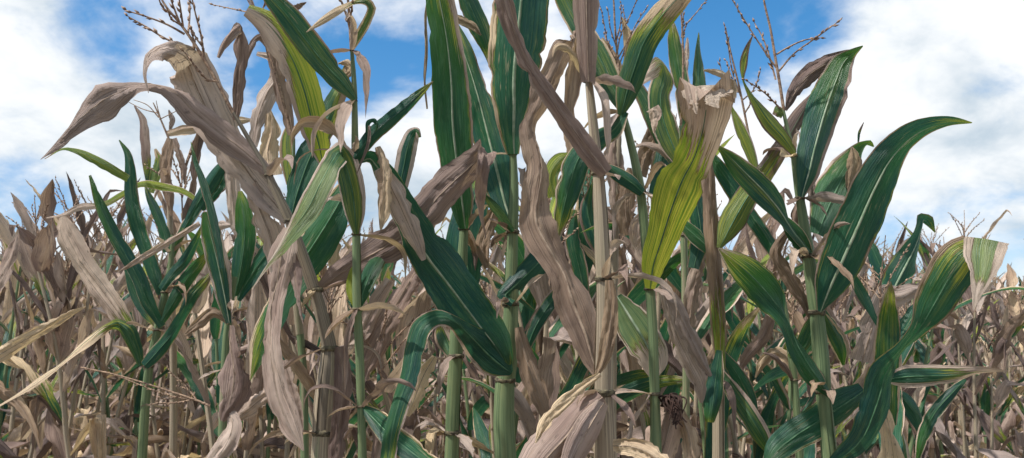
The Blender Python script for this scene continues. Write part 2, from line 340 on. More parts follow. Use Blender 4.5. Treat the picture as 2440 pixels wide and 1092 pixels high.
# ------------------------------------------------------------------ traced foreground plants
class Plant:
    def __init__(s, D, stalk, label, group, dry=0.3, nodes=(), lower=3, dark=0.0, spk=1.3):
        """stalk: (x, y, width) pixels from the top down; D: distance of the stalk"""
        s.D = D; s.sd = rng.uniform(0, 1); s.dark = dark; s.spk = spk
        pts = [P(x, y, D + (q[0] if q else 0)) for (x, y, w, *q) in stalk]
        rad = [w * .93 * D / F / 2 for (x, y, w, *q) in stalk]
        last = pts[-1].copy(); lean = pts[-1] - pts[-2]; lean = lean / max(-lean[2], 1e-3)
        b0 = last + np.array([lean[0] * .35, 0, -1]) * (last[2] + .03)
        for f in (.33, .66, 1.0):
            q = last * (1 - f) + b0 * f; pts.append(q); rad.append(rad[len(stalk) - 1] * (1 + .12 * f))
        s.base = b0.copy(); s.base[2] = 0.0
        e = bpy.data.objects.new('corn_plant', None); COL.objects.link(e); e.location = s.base; e.empty_display_size = .2
        e['label'] = label; e['category'] = 'corn plant'; e['group'] = group
        s.e = e
        pts = np.array(pts) - s.base
        V, Fc, luv = tube(pts, rad, 90, 12)
        link('stalk', mesh_from('stalk', V, Fc, luv, np.array([dry, dark, s.sd]), mat=M_STALK), e)
        s.pts, s.rad = pts, rad
        for (x, y, w) in nodes: s.node(x, y, w)
        s.sheaths(nodes, stalk, dry)
        s.scraps(nodes)
        for i in range(lower):                            # old dried leaves below the frame, still on the stalk
            z = last[2] * (.64 - .19 * i) * rng.uniform(.92, 1.05); f = (last[2] - z) / max(last[2], .1)
            c = (last * (1 - f) + b0 * f) - s.base
            a = rng.uniform(0, 6.28)
            cen, crs = free_leaf(rng.uniform(.5, .7), rng.uniform(.055, .075), R(rng.uniform(30, 60)), rng.uniform(3.2, 4.6), a, rng)
            s._leaf(cen + c, crs, n=26, m=7, dry=-.3, tone=rng.uniform(.2, .7), chan=.5, ruf=.3, rag=.03, crum=.003, rib=False)
    def sheaths(s, nodes, stalk, dry):
        """leaf sheath wrapped round the stalk below every collar, open along one side"""
        ys = np.array([q[1] for q in stalk], float); xs = np.array([q[0] for q in stalk], float); ws = np.array([q[2] for q in stalk], float)
        for k, (x, y, w) in enumerate(nodes):
            y1 = nodes[k + 1][1] if k + 1 < len(nodes) else min(y + 260, 1092 + 120)
            yy = np.linspace(y + 3, y1 - 4, 6)
            pts = np.array([P(np.interp(q, ys, xs), q, s.D) for q in yy]) - s.base
            ra = np.array([np.interp(q, ys, ws) for q in yy]) * s.D / F / 2 * np.linspace(.98, 1.07, 6)
            ra[0] *= .98; ra[-1] *= .93
            V, Fc, luv = tube(pts, ra, 16, 14, ang0=rng.uniform(0, 6.28))
            Vg = V.reshape(16, 15, 3)
            Vg[:2, :, 2] += rng.normal(0, .0022, (2, 15))
            keep = Fc[(np.arange(len(Fc)) % 14) > 1]
            link('sheath', mesh_from('sheath', Vg.reshape(-1, 3), keep, luv, np.array([dry + rng.normal(.1, .16), s.dark * (.7 if y < 700 else .12), rng.uniform()]), mat=M_STALK), s.e)
    def scraps(s, nodes):
        """shreds of dead sheath and leaf stubs hanging at the collars"""
        for (x, y, w) in nodes:
            for _ in range(int(rng.integers(1, 4))):
                a = rng.uniform(-math.pi, math.pi) if rng.uniform() < .4 else -math.pi / 2 + rng.normal(0, 1.0)
                r = w * s.D / F / 2
                cen, crs = free_leaf(rng.uniform(.05, .15), rng.uniform(.010, .026), R(rng.uniform(-50, 60)), rng.uniform(8, 25), a, rng, rng.normal(0, 14), steps=8)
                c = P(x, y, s.D) - s.base + np.array([math.cos(a), math.sin(a), 0]) * r * .8
                s._leaf(cen + c, crs, n=16, m=5, dry=-.4, tone=rng.uniform(.1, 1.0), chan=.5, ruf=.3, rag=.12, crum=.0015, rib=False, name='dry_shred')
    def node(s, x, y, w):
        c = P(x, y, s.D) - s.base; r = w * s.D / F / 2
        z = np.array([0, 0, 1.0])
        V, Fc, luv = tube([c - z * r * .32, c - z * r * .12, c + z * r * .08, c + z * r * .26], [r * .86, r * .99, r * .97, r * .84], 9, 12)
        V = V + np.random.default_rng(int(abs(x))).normal(0, r * .04, V.shape)
        link('node', mesh_from('node', V, Fc, mat=M_NODE), s.e)
    def _leaf(s, cen, crs, n, m, dry, edge=0.0, yel=0.0, tone=.5, asym=0.0, chan=.25, ruf=.15, rag=0.0, crum=0.0, rib=True, label=None, name='leaf', ribw=1.0, pale=None):
        sd = rng.uniform(0, 1)
        V, Fc, luv, mid, N, hw = ribbon(cen, crs, n, m, chan, ruf * 1.35, rag, crum, sd, .02 if name == 'ear_husk' else (.10 if dry < .25 else .025))
        o = link(name, mesh_from(name, V, Fc, luv, np.array([dry, edge, sd]), np.array([yel, tone, asym]), M_LEAF, lpc=np.array([pale[0], pale[1], 0]) if pale else None), s.e)
        if label: o['label'] = label
        if rib:
            k = int(n * .88); hw = np.maximum(hw, .006)
            w = np.minimum(hw * .045, .0019)[:, None] * np.linspace(1.35, .2, n)[:, None] * ribw
            Xd = unit(np.cross(N, unit(np.gradient(mid, axis=0))))
            rows = np.stack([mid - Xd * w, mid + N * w * .8, mid + Xd * w, mid - N * w * 1.1, mid - Xd * w], 1)[:k]
            link('midrib', mesh_from('midrib', rows.reshape(-1, 3), grid_faces(k, 5), mat=M_RIBDRY if dry < .25 else (M_RIB if ribw > 1.2 else M_RIBG)), o)
        return o
    def leaf(s, pts, d0=0.0, d1=0.0, dry=1.4, edge=0.0, yel=0.0, tone=.5, asym=0.0, chan=.25, ruf=.26, rag=None, crum=None, tl=.7, wmax=None, rib=None, label=None, n=None, name='leaf', ribw=1.0, pale=None):
        """pts: (x, y, apparent width[, depth offset]) pixels along the blade; d0, d1: distance of base and tip from the stalk's.
        Where the blade looks narrower than it is, it is turned edge-on by that much (tl)."""
        k = len(pts); pp = np.array([[p[0], p[1]] for p in pts], float)
        seg = np.linalg.norm(np.diff(pp, axis=0), axis=1); t = np.concatenate([[0], np.cumsum(seg)]); t /= t[-1]
        dep = np.array([s.D + d0 + (d1 - d0) * t[i] + (pts[i][3] * 2.0 if len(pts[i]) > 3 else 0) for i in range(k)])
        cen = np.array([P(pp[i, 0], pp[i, 1], dep[i]) for i in range(k)])
        w = np.array([p[2] for p in pts], float) * dep / F
        wm = wmax or np.abs(w).max()
        tan = np.gradient(pp, axis=0); per = np.stack([-tan[:, 1], tan[:, 0]], 1); per /= np.linalg.norm(per, axis=1)[:, None]
        for i in range(1, k):
            if per[i] @ per[i - 1] < 0: per[i] *= -1
        prof = np.interp(t, [0, .12, .45, .75, .92, 1], [.35, .75, 1, .8, .4, .05]) * wm
        crs = np.zeros((k, 3))
        for i in range(k):
            wr = max(abs(w[i]), prof[i]); bdep = math.sqrt(max(0, wr**2 - w[i]**2)) * tl
            crs[i] = (RT * per[i, 0] - UP * per[i, 1]) * w[i] / 2 + FW * bdep / 2
        dr = dry < .25
        if not dr:
            edge = max(edge, rng.uniform(.05, .17)); yel = yel + max(0, rng.normal(.04, .12))
            if dry >= 1.25 and pts[-1][1] > -10: dry = rng.uniform(.92, 1.22)
        if rag is None: rag = .08 if dr else .030
        if crum is None: crum = .0030 if dr else .0008
        if rib is None: rib = np.abs([p[2] for p in pts]).max() > 30
        L = sum(np.linalg.norm(np.diff(cen, axis=0), axis=1))
        return s._leaf(cen - s.base, crs, n or int(np.clip(L / .008, 28, 110)), 11, dry, edge, yel, tone, asym, chan, ruf, rag, crum, rib, label, name, ribw, pale)
    def tassel(s, root, branches, D=None, spik=True):
        """root: polyline of the main axis; branches: polylines; (x, y) pixels"""
        D = D or s.D
        r = np.array([P(x, y, D) for x, y in root]) - s.base
        V, Fc, _ = tube(r, np.linspace(.0032, .0016, len(r)), 26, 6)
        t = link('tassel', mesh_from('tassel', V, Fc, mat=M_TASSEL), s.e)
        for q, bb in enumerate(branches):
            dz = rng.uniform(-.05, .05)
            pts = np.array([P(x, y, D + dz * i / max(1, len(bb) - 1)) for i, (x, y) in enumerate(bb)]) - s.base
            V, Fc = branch_mesh(pts, rng, spik, s.spk)
            link('branch', mesh_from('branch', V, Fc, mat=M_TASSEL), t)
def branch_mesh(pts, r, spik=True, sc=1.0):
    V, Fc, _ = tube(pts, np.linspace(.0014, .0007, len(pts)) * sc, 14, 4)
    parts = [(V, Fc)]
    if spik:
        dat, L = resample(pts, max(6, int(L0(pts) / (.0058 * sc)))); T = unit(np.gradient(dat, axis=0))
        for i in range(1, len(dat)):
            if i < len(dat) * .12 or r.uniform() < .12: continue
            t = T[i]; a = unit(np.cross(t, r.normal(size=3))); b = np.cross(t, a)
            d = unit(t * .9 + a * r.uniform(.15, .6)); l = r.uniform(.007, .0115) * sc; w = r.uniform(.0013, .0021) * sc
            c = dat[i]; e1 = unit(np.cross(d, b)); 
            ring = [c + d * l * .45 + e1 * w, c + d * l * .45 + b * w, c + d * l * .45 - e1 * w, c + d * l * .45 - b * w]
            vs = np.array([c] + ring + [c + d * l])
            fs = np.array([[0, 2, 1, 1], [0, 3, 2, 2], [0, 4, 3, 3], [0, 1, 4, 4], [5, 1, 2, 2], [5, 2, 3, 3], [5, 3, 4, 4], [5, 4, 1, 1]])
            parts.append((vs, fs[:, [0, 1, 2, 2]]))
    # triangles kept as 3-corner faces: rebuild all as triangles
    out = []
    for v, f in parts:
        f = np.asarray(f); tri = f[:, [0, 1, 2]]
        quad = f[f[:, 2] != f[:, 3]]
        tri = np.vstack([tri, quad[:, [0, 2, 3]]]) if len(quad) else tri
        out.append((v, tri))
    return join(out)
def L0(p): return float(np.linalg.norm(np.diff(np.asarray(p), axis=0), axis=1).sum())
def free_leaf(L, w, up, droop, az, r, twist=0.0, kink=None, steps=12):
    """blade growing from the origin: 'up' = angle from the horizontal at the base, droop = bend (rad/m), az = compass"""
    a = math.pi / 2 - (math.pi / 2 - up); h = np.array([math.cos(az), math.sin(az), 0]); z = np.array([0, 0, 1.0]); side = np.cross(z, h)
    p = np.zeros(3); cen, crs = [], []; ds = L / (steps - 1); tw = 0; yaw = 0
    for i in range(steps):
        t = i / (steps - 1)
        hh = h * math.cos(yaw) + side * math.sin(yaw); sd = np.cross(z, hh)
        d = hh * math.cos(a) + z * math.sin(a); nrm = -hh * math.sin(a) + z * math.cos(a)
        wid = w * np.interp(t, [0, .08, .4, .7, .9, 1], [.45, .75, 1, .75, .35, .03])
        cen.append(p.copy()); crs.append((sd * math.cos(tw) + nrm * math.sin(tw)) * wid / 2)
        p = p + d * ds
        a -= droop * ds * (0.35 + 1.5 * t) * r.uniform(.7, 1.3)
        if kink and abs(t - kink[0]) < .5 / (steps - 1): a -= kink[1]
        a = max(a, -R(88)); tw += twist * ds * r.uniform(.5, 1.5); yaw += r.normal(0, .10)
    return np.array(cen), np.array(crs)

FG = 'tall corn plants at the near edge of the field'
DRY = dict(dry=-.4)
# --- withered plant leaning left, with tassel
p = Plant(1.36, [(556, 268, 9), (600, 345, 13), (640, 418, 18), (690, 525, 24), (718, 600, 26), (758, 720, 30), (785, 822, 34), (784, 880, 50), (775, 960, 52), (768, 1092, 54)],
          'withered brown corn plant leaning left, with long arching leaf and reddish tassel', FG, .95,
          [(640, 418, 22), (690, 526, 28), (755, 690, 34), (786, 830, 46), (772, 1030, 58)], dark=.65, spk=1.5)
p.leaf([(640, 412, 22), (585, 365, 46), (525, 318, 56), (465, 270, 62), (415, 226, 48), (372, 213, 28), (338, 211, 26), (302, 222, 54), (258, 240, 82), (206, 282, 56), (156, 333, 27), (97, 380, 2)], 0, -.06, **DRY, tone=.42, tl=.6, chan=.35, label='long dried leaf arching over with a sharp bend')
p.leaf([(690, 528, 22), (645, 478, 50), (590, 412, 56), (540, 345, 76), (500, 265, 104), (468, 195, 104), (452, 155, 98), (428, 128, 62, -.03), (392, 122, 46, -.05), (358, 138, 30, -.05), (346, 172, 20, -.05), (354, 222, 3, -.05)], .03, .05, **DRY, tone=.55, chan=.15, label='broad dried leaf folded over at the top')
p.leaf([(561, 287, 14), (569, 220, 27), (575, 150, 31), (573, 95, 29), (572, 74, 27), (550, 88, 23, -.02), (533, 112, 17, -.02), (520, 138, 8, -.02)], 0, 0, **DRY, tone=.35)
p.leaf([(598, 440, 30), (622, 500, 56), (648, 570, 62), (658, 640, 40), (655, 690, 18)], .03, .05, **DRY, tone=.75, tl=.3)
p.leaf([(690, 545, 30), (676, 595, 64), (664, 655, 58), (655, 725, 42), (651, 795, 42), (652, 865, 50), (662, 935, 62), (692, 1012, 58), (723, 1074, 4)], -.03, -.12, **DRY, tone=.72, chan=.2, label='pale dried leaf hanging straight down')
p.leaf([(690, 600, 30), (702, 650, 32), (710, 705, 16), (722, 772, 2)], -.03, -.08, **DRY, tone=.8)
p.leaf([(672, 860, 26), (690, 930, 40), (705, 990, 34), (718, 1050, 8)], -.01, -.04, **DRY, tone=.5)
p.leaf([(756, 690, 14), (792, 664, 40), (860, 622, 70), (930, 582, 86), (990, 532, 88), (1050, 462, 80), (1108, 402, 62), (1142, 368, 46), (1158, 352, 40, -.004), (1161, 356, 40, -.012), (1158, 384, 36, -.03), (1150, 420, 24, -.035), (1145, 465, 17, -.035), (1148, 515, 7, -.035), (1158, 568, 2, -.035)], .02, .10, **DRY, tone=.40, chan=.25, label='grey brown dried leaf reaching right, tip folded and hanging')
p.leaf([(808, 826, 26), (818, 900, 42), (812, 1000, 42), (800, 1105, 40)], -.01, -.02, **DRY, tone=.22, tl=.2)
p.leaf([(655, 800, 12), (690, 850, 26), (740, 920, 28), (778, 985, 10)], .04, .06, **DRY, tone=.55)
p.tassel([(556, 270), (500, 165), (450, 85), (432, 60), (395, 15), (370, -30)],
         [[(440, 82), (405, 62), (355, 42), (303, 26)], [(452, 112), (400, 95), (345, 62), (306, 40)], [(428, 55), (415, 20), (400, -20)], [(436, 62), (430, 20), (424, -25)], [(448, 80), (452, 40), (452, -15)],
          [(487, 140), (478, 80), (465, 30), (455, -15)], [(484, 140), (485, 118), (468, 92), (458, 72)], [(462, 118), (460, 95), (458, 75)], [(520, 195), (495, 190), (472, 165), (440, 125)], [(418, 40), (388, 18), (376, -10)], [(430, 60), (408, 44), (398, 20)]])

# --- slim green plant with curled top leaf
p = Plant(1.32, [(833, 40, 5), (838, 118, 9), (843, 180, 11), (845, 240, 14), (846, 365, 17), (848, 470, 18), (849, 556, 20), (851, 735, 21), (857, 850, 21), (860, 965, 20), (863, 1092, 22)],
          'slim green corn plant with curled top leaf and a light leaf folded down', FG, -.25,
          [(838, 120, 12), (844, 240, 17), (846, 372, 20), (849, 558, 24), (852, 736, 26), (860, 968, 24)])
p.leaf([(838, 118, 11), (860, 78, 22), (879, 42, 21), (885, 18, 20), (870, 2, 22), (840, 9, 13), (800, 29, 19), (765, 52, 15), (730, 77, 2)], 0, -.04, dry=.55, edge=.5, yel=.4, tone=.7, rib=False)
p.leaf([(846, 238, 14), (815, 200, 42), (770, 148, 58), (722, 86, 62), (682, 34, 56), (640, -12, 34), (610, -50, 6)], -.01, -.05, edge=.04, dry=1.3, yel=.16, chan=.3)
p.leaf([(846, 378, 26), (886, 325, 36), (930, 285, 34), (975, 245, 26), (1005, 218, 16), (1032, 194, 3)], -.01, -.03, dry=1.5, chan=.7, rib=False)
p.leaf([(878, 340, 5), (874, 310, 7), (880, 290, 11), (892, 288, 11), (898, 298, 8), (896, 312, 3)], -.03, -.03, dry=1.3, rib=False, n=24)
p.leaf([(880, 300, 6), (879, 335, 8), (866, 375, 7), (850, 416, 2)], -.035, -.05, dry=-.2, tone=.8, rib=False)
p.leaf([(849, 558, 12), (846, 505, 50), (838, 445, 62), (826, 398, 60), (817, 374, 56), (811, 364, 54, -.004), (804, 370, 55, -.014), (795, 386, 56, -.03), (767, 440, 62, -.045), (736, 500, 60, -.05), (706, 546, 46, -.05), (676, 588, 30, -.05), (640, 632, 13, -.05), (600, 690, 2, -.05)], -.01, -.03, dry=.80, edge=.28, yel=.40, tone=.85, chan=.22, asym=.25, ruf=.06, pale=(.9, .47), label='light green leaf folded over with dried margin')
p.leaf([(852, 736, 14), (868, 690, 34), (890, 640, 40), (915, 600, 24), (930, 575, 6)], .01, .1, dry=1.4, tl=.4)
p.leaf([(848, 736, 10), (838, 690, 26), (842, 650, 20), (850, 620, 5)], .01, .04, dry=.9, yel=.5, rib=False)
p.leaf([(900, 350, 14), (912, 385, 30), (917, 450, 33), (915, 512, 29), (907, 548, 4)], -.03, -.05, **DRY, tone=.85, ruf=.05, label='pale pinkish dried leaf strip hanging')
p.leaf([(850, 386, 12), (880, 372, 26), (914, 402, 48), (942, 455, 66), (978, 532, 88), (1026, 610, 104), (1082, 692, 114), (1140, 770, 108), (1186, 832, 76), (1204, 866, 40), (1206, 890, 6)], 0, .13, dry=1.3, edge=.10, yel=.05, tone=.7, asym=.15, chan=.45, tl=.5, ribw=1.6, label='green leaf with dried base sweeping down to the right, white midrib')
p.leaf([(905, 400, 30), (935, 450, 52), (965, 515, 56), (990, 570, 40), (1010, 620, 12)], -.03, .01, **DRY, tone=.78, chan=.3)
p.leaf([(862, 968, 16), (885, 990, 44), (925, 1032, 62), (975, 1072, 62), (1040, 1120, 50)], 0, -.12, dry=1.3, edge=.2, tone=.7)
p.leaf([(862, 970, 18), (888, 1000, 26), (905, 1040, 34), (898, 1100, 30)], .01, .0, **DRY, tone=.4)
p.tassel([(838, 120), (834, 60), (830, 10), (826, -40)], [[(836, 80), (826, 40), (812, 0), (806, -30)], [(833, 60), (838, 20), (842, -30)]])

# --- yellowing plant behind it
p = Plant(1.62, [(700, 330, 8), (698, 430, 12), (690, 540, 16), (705, 700, 18), (720, 850, 20), (726, 1092, 22)],
          'yellowing corn plant behind the leaning one, its broad leaf half brown', FG, .4, [(698, 430, 15), (691, 540, 19)])
p.leaf([(768, 390, 14), (759, 342, 54), (743, 280, 72), (724, 212, 74), (698, 142, 78), (662, 84, 76), (628, 48, 54), (588, 24, 30)], -.04, -.12, dry=.74, edge=.04, yel=.85, asym=-.95, tone=.45, chan=.18, ruf=.05, rag=.03, label='yellow green leaf with brown dead tip')
p.leaf([(690, 530, 18), (705, 480, 54), (734, 392, 66), (768, 312, 56), (794, 252, 42), (815, 200, 34), (828, 150, 8)], -.02, .05, dry=.85, edge=.08, asym=.4, tone=.3)
p.leaf([(822, 185, 12), (838, 165, 20), (826, 150, 18), (806, 152, 5)], .03, .05, **DRY, tone=.5, rib=False)
p.leaf([(842, 420, 30), (800, 505, 84), (748, 588, 92), (700, 662, 82), (656, 742, 72), (620, 822, 54), (596, 906, 3)], -.06, -.12, dry=1.25, edge=.07, asym=.4, yel=.06, tone=.6, tl=.6, label='deep green leaf drooping down to the left')
p.leaf([(695, 322, 18), (676, 240, 34), (660, 165, 36), (645, 110, 26), (625, 92, 22), (602, 104, 16, -.02), (587, 150, 3, -.02)], 0, .02, **DRY, tone=.25)
p.leaf([(604, 350, 18), (616, 285, 40), (638, 225, 46), (662, 185, 40), (650, 140, 26), (612, 128, 10)], .02, .08, **DRY, tone=.3)
p.leaf([(690, 440, 16), (686, 385, 34), (684, 330, 30), (690, 290, 8)], .02, .05, dry=.9, edge=.5, yel=.5, tone=.6)
p.leaf([(650, 420, 50), (640, 370, 46), (648, 310, 36), (640, 260, 10)], .06, .08, **DRY, tone=.8)
p.leaf([(775, 600, 30), (800, 580, 36), (795, 610, 34), (788, 640, 10)], -.01, .0, **DRY, tone=.85, rib=False)
p.tassel([(698, 330), (640, 120), (610, 30), (585, -20)], [[(612, 34), (570, 25), (510, 12)], [(610, 30), (600, 0), (580, -30)], [(620, 40), (630, 10), (640, -20)], [(600, 20), (590, 0), (572, -20)]])
p.leaf([(695, 22, 4), (705, 18, 14), (718, 12, 10), (730, 6, 2)], -.02, -.02, **DRY, tone=.3, rib=False)

# --- centre left, two very tall green blades
p = Plant(1.58, [(1106, 540, 22), (1100, 650, 26), (1090, 760, 30), (1086, 850, 34), (1080, 960, 34), (1076, 1092, 34)],
          'tall corn plant left of centre with dark green upright leaf edged purple brown', FG, -.25, [(1105, 545, 27), (1087, 848, 40), (1078, 1030, 40)])
p.leaf([(1106, 545, 22), (1100, 485, 56), (1090, 405, 74), (1080, 300, 94), (1073, 200, 86), (1062, 100, 76), (1048, 0, 68), (1036, -70, 50), (1024, -130, 6)], -.02, -.10, dry=.92, edge=.06, asym=.35, yel=.02, tone=.25, chan=.35, ruf=.1, ribw=1.3)
p.leaf([(1018, 260, 4), (1012, 200, 6), (1016, 120, 8), (1014, 40, 6), (1018, 0, 3)], -.02, -.04, **DRY, tone=.4, rib=False)
p.leaf([(1118, 735, 24), (1114, 655, 64), (1110, 590, 98), (1118, 520, 84), (1138, 450, 60), (1150, 400, 20)], .05, .1, dry=1.5, tl=.4)
p.leaf([(1036, 850, 14), (1012, 890, 36), (988, 950, 36), (972, 992, 8)], -.1, -.14, **DRY, tone=.9, chan=.3)
p.leaf([(1040, 560, 20), (1020, 610, 34), (984, 660, 48), (940, 735, 54), (902, 805, 62), (872, 872, 50), (856, 920, 10)], .12, .05, **DRY, tone=.32)
p.leaf([(930, 668, 26), (898, 718, 36), (866, 790, 36), (850, 830, 10)], .1, .05, **DRY, tone=.55)
p.leaf([(950, 460, 34), (963, 395, 44), (974, 345, 42), (985, 318, 32), (996, 314, 16, -.01), (1000, 328, 8, -.01)], .06, .06, dry=1.3, edge=.55, tone=.75, ruf=.08)
p.leaf([(1075, 848, 20), (1062, 820, 40), (1050, 790, 34), (1046, 768, 8)], .02, .06, dry=.8, edge=.5, yel=.3)
p.leaf([(1160, 640, 12), (1150, 590, 34), (1168, 530, 36), (1185, 480, 20)], .04, .08, **DRY, tone=.12)

# --- centre, widest green blade
p = Plant(1.50, [(1222, 360, 18), (1225, 450, 22), (1222, 550, 26), (1218, 650, 30), (1218, 720, 36), (1214, 850, 38), (1203, 912, 48), (1200, 1000, 50), (1205, 1092, 50)],
          'thick green corn stalk in the centre carrying the widest upright blade', FG, -.25, [(1222, 366, 24), (1222, 552, 34), (1217, 724, 42), (1204, 905, 50)])
p.leaf([(1222, 368, 30), (1216, 312, 60), (1218, 250, 90), (1223, 190, 116), (1232, 100, 136), (1242, 0, 132), (1246, -80, 120), (1250, -200, 70), (1262, -280, 6)], -.02, -.05, dry=1.6, yel=.05, chan=.28, ruf=.08, ribw=1.7, label='very wide dark green blade')
p.leaf([(1224, 550, 14), (1206, 500, 50), (1190, 430, 76), (1170, 350, 78), (1148, 270, 68), (1125, 190, 58), (1100, 110, 42), (1084, 50, 8)], .03, .12, dry=1.5, edge=.05, ribw=1.8, label='teal leaf with white midrib')
p.leaf([(1222, 552, 12), (1200, 520, 22), (1175, 490, 22), (1152, 462, 5)], -.02, -.06, dry=1.4, edge=.1, rib=False)
p.leaf([(1222, 724, 20), (1200, 708, 30), (1228, 676, 44), (1268, 640, 58), (1300, 606, 60), (1322, 565, 36), (1334, 530, 8)], -.03, .05, dry=1.6, edge=.07, tone=.7)
p.leaf([(1218, 890, 14), (1192, 868, 70), (1152, 832, 84), (1108, 792, 44, -.02), (1074, 765, 26, -.03), (1046, 758, 34, -.03), (1012, 776, 46, -.03), (991, 830, 52, -.03), (975, 900, 50, -.03), (952, 960, 46, -.03), (936, 1020, 42, -.03), (922, 1110, 36, -.03)], -.05, -.20, dry=1.4, edge=.12, yel=.06, tone=.65, asym=-.2, chan=.3, tl=.3, label='dark green leaf arching left and hanging down, edged tan')
p.leaf([(1252, 840, 14), (1274, 782, 32), (1304, 732, 36), (1338, 684, 26), (1360, 640, 5)], .08, .1, dry=1.3, edge=.25, tone=.6)
p.leaf([(1235, 780, 16), (1252, 850, 44), (1278, 925, 48), (1298, 985, 26), (1304, 1010, 4)], -.02, -.05, **DRY, tone=.45, chan=.4)
p.leaf([(1100, -40, 30), (1122, 20, 50), (1148, 80, 46), (1165, 130, 20), (1168, 160, 4)], .1, .12, dry=1.5)
p.leaf([(1070, 36, 10), (1100, 50, 22), (1128, 64, 18), (1146, 84, 4)], .08, .08, **DRY, tone=.3, rib=False)

# --- central dry stalk
p = Plant(1.24, [(1402, 185, 18), (1410, 260, 22), (1418, 340, 25), (1426, 415, 28), (1432, 520, 34), (1438, 660, 36), (1440, 760, 40), (1438, 930, 46), (1440, 1010, 54), (1442, 1092, 56)],
          'straight tan dry corn stalk in front with drooping grey brown leaves', FG, 1.0, [(1402, 192, 30), (1426, 414, 36), (1438, 664, 44), (1438, 934, 58)])
p.leaf([(1402, 196, 34), (1400, 150, 42), (1398, 80, 56), (1396, 0, 64), (1397, -80, 62), (1404, -200, 40), (1412, -300, 4)], -.03, -.05, **DRY, tone=.10, chan=.4, ruf=.04, crum=.0008, label='dark brown dried leaf standing upright')
p.leaf([(1444, 412, 34), (1412, 373, 50), (1372, 320, 48), (1330, 264, 40), (1286, 200, 44), (1246, 135, 40), (1220, 70, 42), (1200, 0, 42), (1186, -60, 34), (1176, -140, 4)], -.04, -.12, **DRY, tone=.30, chan=.5, tl=.6, label='grey brown dried leaf slanting up to the left')
p.leaf([(1430, 908, 12), (1414, 862, 46), (1396, 800, 74), (1366, 722, 88), (1336, 655, 62), (1302, 592, 74), (1278, 530, 84), (1270, 462, 64), (1276, 400, 52), (1264, 345, 34), (1258, 300, 42), (1282, 240, 56), (1316, 170, 46), (1346, 108, 40), (1362, 88, 34), (1374, 130, 42, .03), (1364, 200, 40, .03), (1358, 262, 30, .03), (1368, 312, 6, .03)], .03, .14, **DRY, tone=.30, chan=.45, ruf=.2, ribw=1.8, label='twisted purplish dried leaf winding upward')
p.leaf([(1452, 668, 20), (1456, 730, 34), (1450, 800, 38), (1434, 868, 26), (1418, 900, 6)], -.03, -.05, **DRY, tone=.42, tl=.2)
p.leaf([(1430, 892, 12), (1390, 920, 22), (1342, 960, 30), (1302, 1002, 30), (1276, 1056, 4)], -.05, -.12, **DRY, tone=.75)
p.leaf([(1462, 1062, 30), (1500, 1062, 44), (1545, 1078, 46), (1590, 1110, 40)], -.04, -.10, **DRY, tone=.75)
ear = p.leaf([(1432, 946, 40), (1392, 982, 84), (1344, 1032, 112), (1300, 1082, 112), (1250, 1150, 70)], -.02, -.06, **DRY, tone=.62, chan=.75, ruf=.05, rag=.02, crum=.0008, label='pale husk wrapped round an ear of corn', name='ear_husk')
p.leaf([(1436, 960, 30), (1410, 1000, 60), (1376, 1062, 66), (1350, 1120, 40)], -.05, -.08, **DRY, tone=.4, chan=.7, rag=.02, crum=.0008, name='ear_husk')

# --- green stalk right of centre with the big yellow blade
p = Plant(1.40, [(1482, 262, 14), (1495, 310, 17), (1510, 370, 19), (1527, 455, 22), (1537, 560, 22), (1549, 690, 24), (1556, 800, 23), (1560, 935, 23), (1562, 1010, 26), (1563, 1092, 27)],
          'light green corn stalk right of centre with big yellow green blade torn at the top', FG, -.25, [(1483, 266, 18), (1527, 457, 28), (1549, 688, 30), (1560, 938, 28)])
p.leaf([(1478, 275, 18), (1492, 225, 50), (1512, 160, 64), (1537, 95, 66), (1576, 40, 64), (1620, -10, 56), (1660, -60, 40), (1690, -100, 6)], -.02, -.10, dry=.55, edge=.06, yel=.12, tone=.3, asym=-.2, chan=.35)
p.leaf([(1484, 268, 16), (1456, 200, 52), (1415, 115, 62), (1372, 50, 52), (1338, -20, 42), (1310, -80, 6)], .02, .06, dry=1.6, edge=.03, yel=.12)
p.leaf([(1492, 268, 12), (1462, 312, 46), (1424, 335, 52), (1384, 372, 60), (1360, 430, 64), (1342, 502, 44), (1328, 575, 6)], -.02, -.02, dry=1.6, edge=.04, chan=.3, label='teal leaf bending down behind the dry stalk')
p.leaf([(1530, 460, 22), (1505, 438, 36), (1470, 415, 34), (1440, 396, 20), (1415, 380, 4)], -.03, -.04, dry=1.5, edge=.08, chan=.6)
p.leaf([(1549, 688, 26), (1556, 640, 56), (1578, 570, 78), (1602, 492, 104), (1626, 428, 118), (1654, 372, 96), (1671, 320, 100), (1680, 265, 124), (1684, 222, 138), (1686, 212, 140, -.004), (1688, 214, 138, -.010)], -.06, -.20, dry=.68, edge=.02, yel=.85, tone=.55, asym=.10, chan=.06, ruf=.04, tl=.25, rag=.04, label='big yellow green blade with brown torn top')
p.leaf([(1744, 232, 22), (1748, 205, 20), (1730, 182, 16), (1702, 170, 13), (1676, 168, 4)], -.2, -.22, **DRY, tone=1.2, rib=False, name='torn_strip', pale=(1, -.2))
p.leaf([(1644, 212, 52), (1648, 226, 40), (1655, 246, 22), (1660, 272, 3)], -.205, -.235, **DRY, tone=1.0, rag=.14, rib=False, name='torn_strip', pale=(.8, -.2), tl=0)
p.leaf([(1708, 210, 78), (1706, 224, 66), (1700, 240, 36), (1712, 258, 5)], -.205, -.235, **DRY, tone=1.0, rag=.16, rib=False, name='torn_strip', pale=(.8, -.2), tl=0)
p.leaf([(1470, 706, 26), (1500, 756, 80), (1534, 812, 90), (1560, 868, 62), (1558, 910, 8)], .05, .03, dry=.62, edge=.16, yel=.1, tone=.8, tl=.2, ribw=1.8, pale=(.7, 0), label='pale blotched green leaf with white midrib')
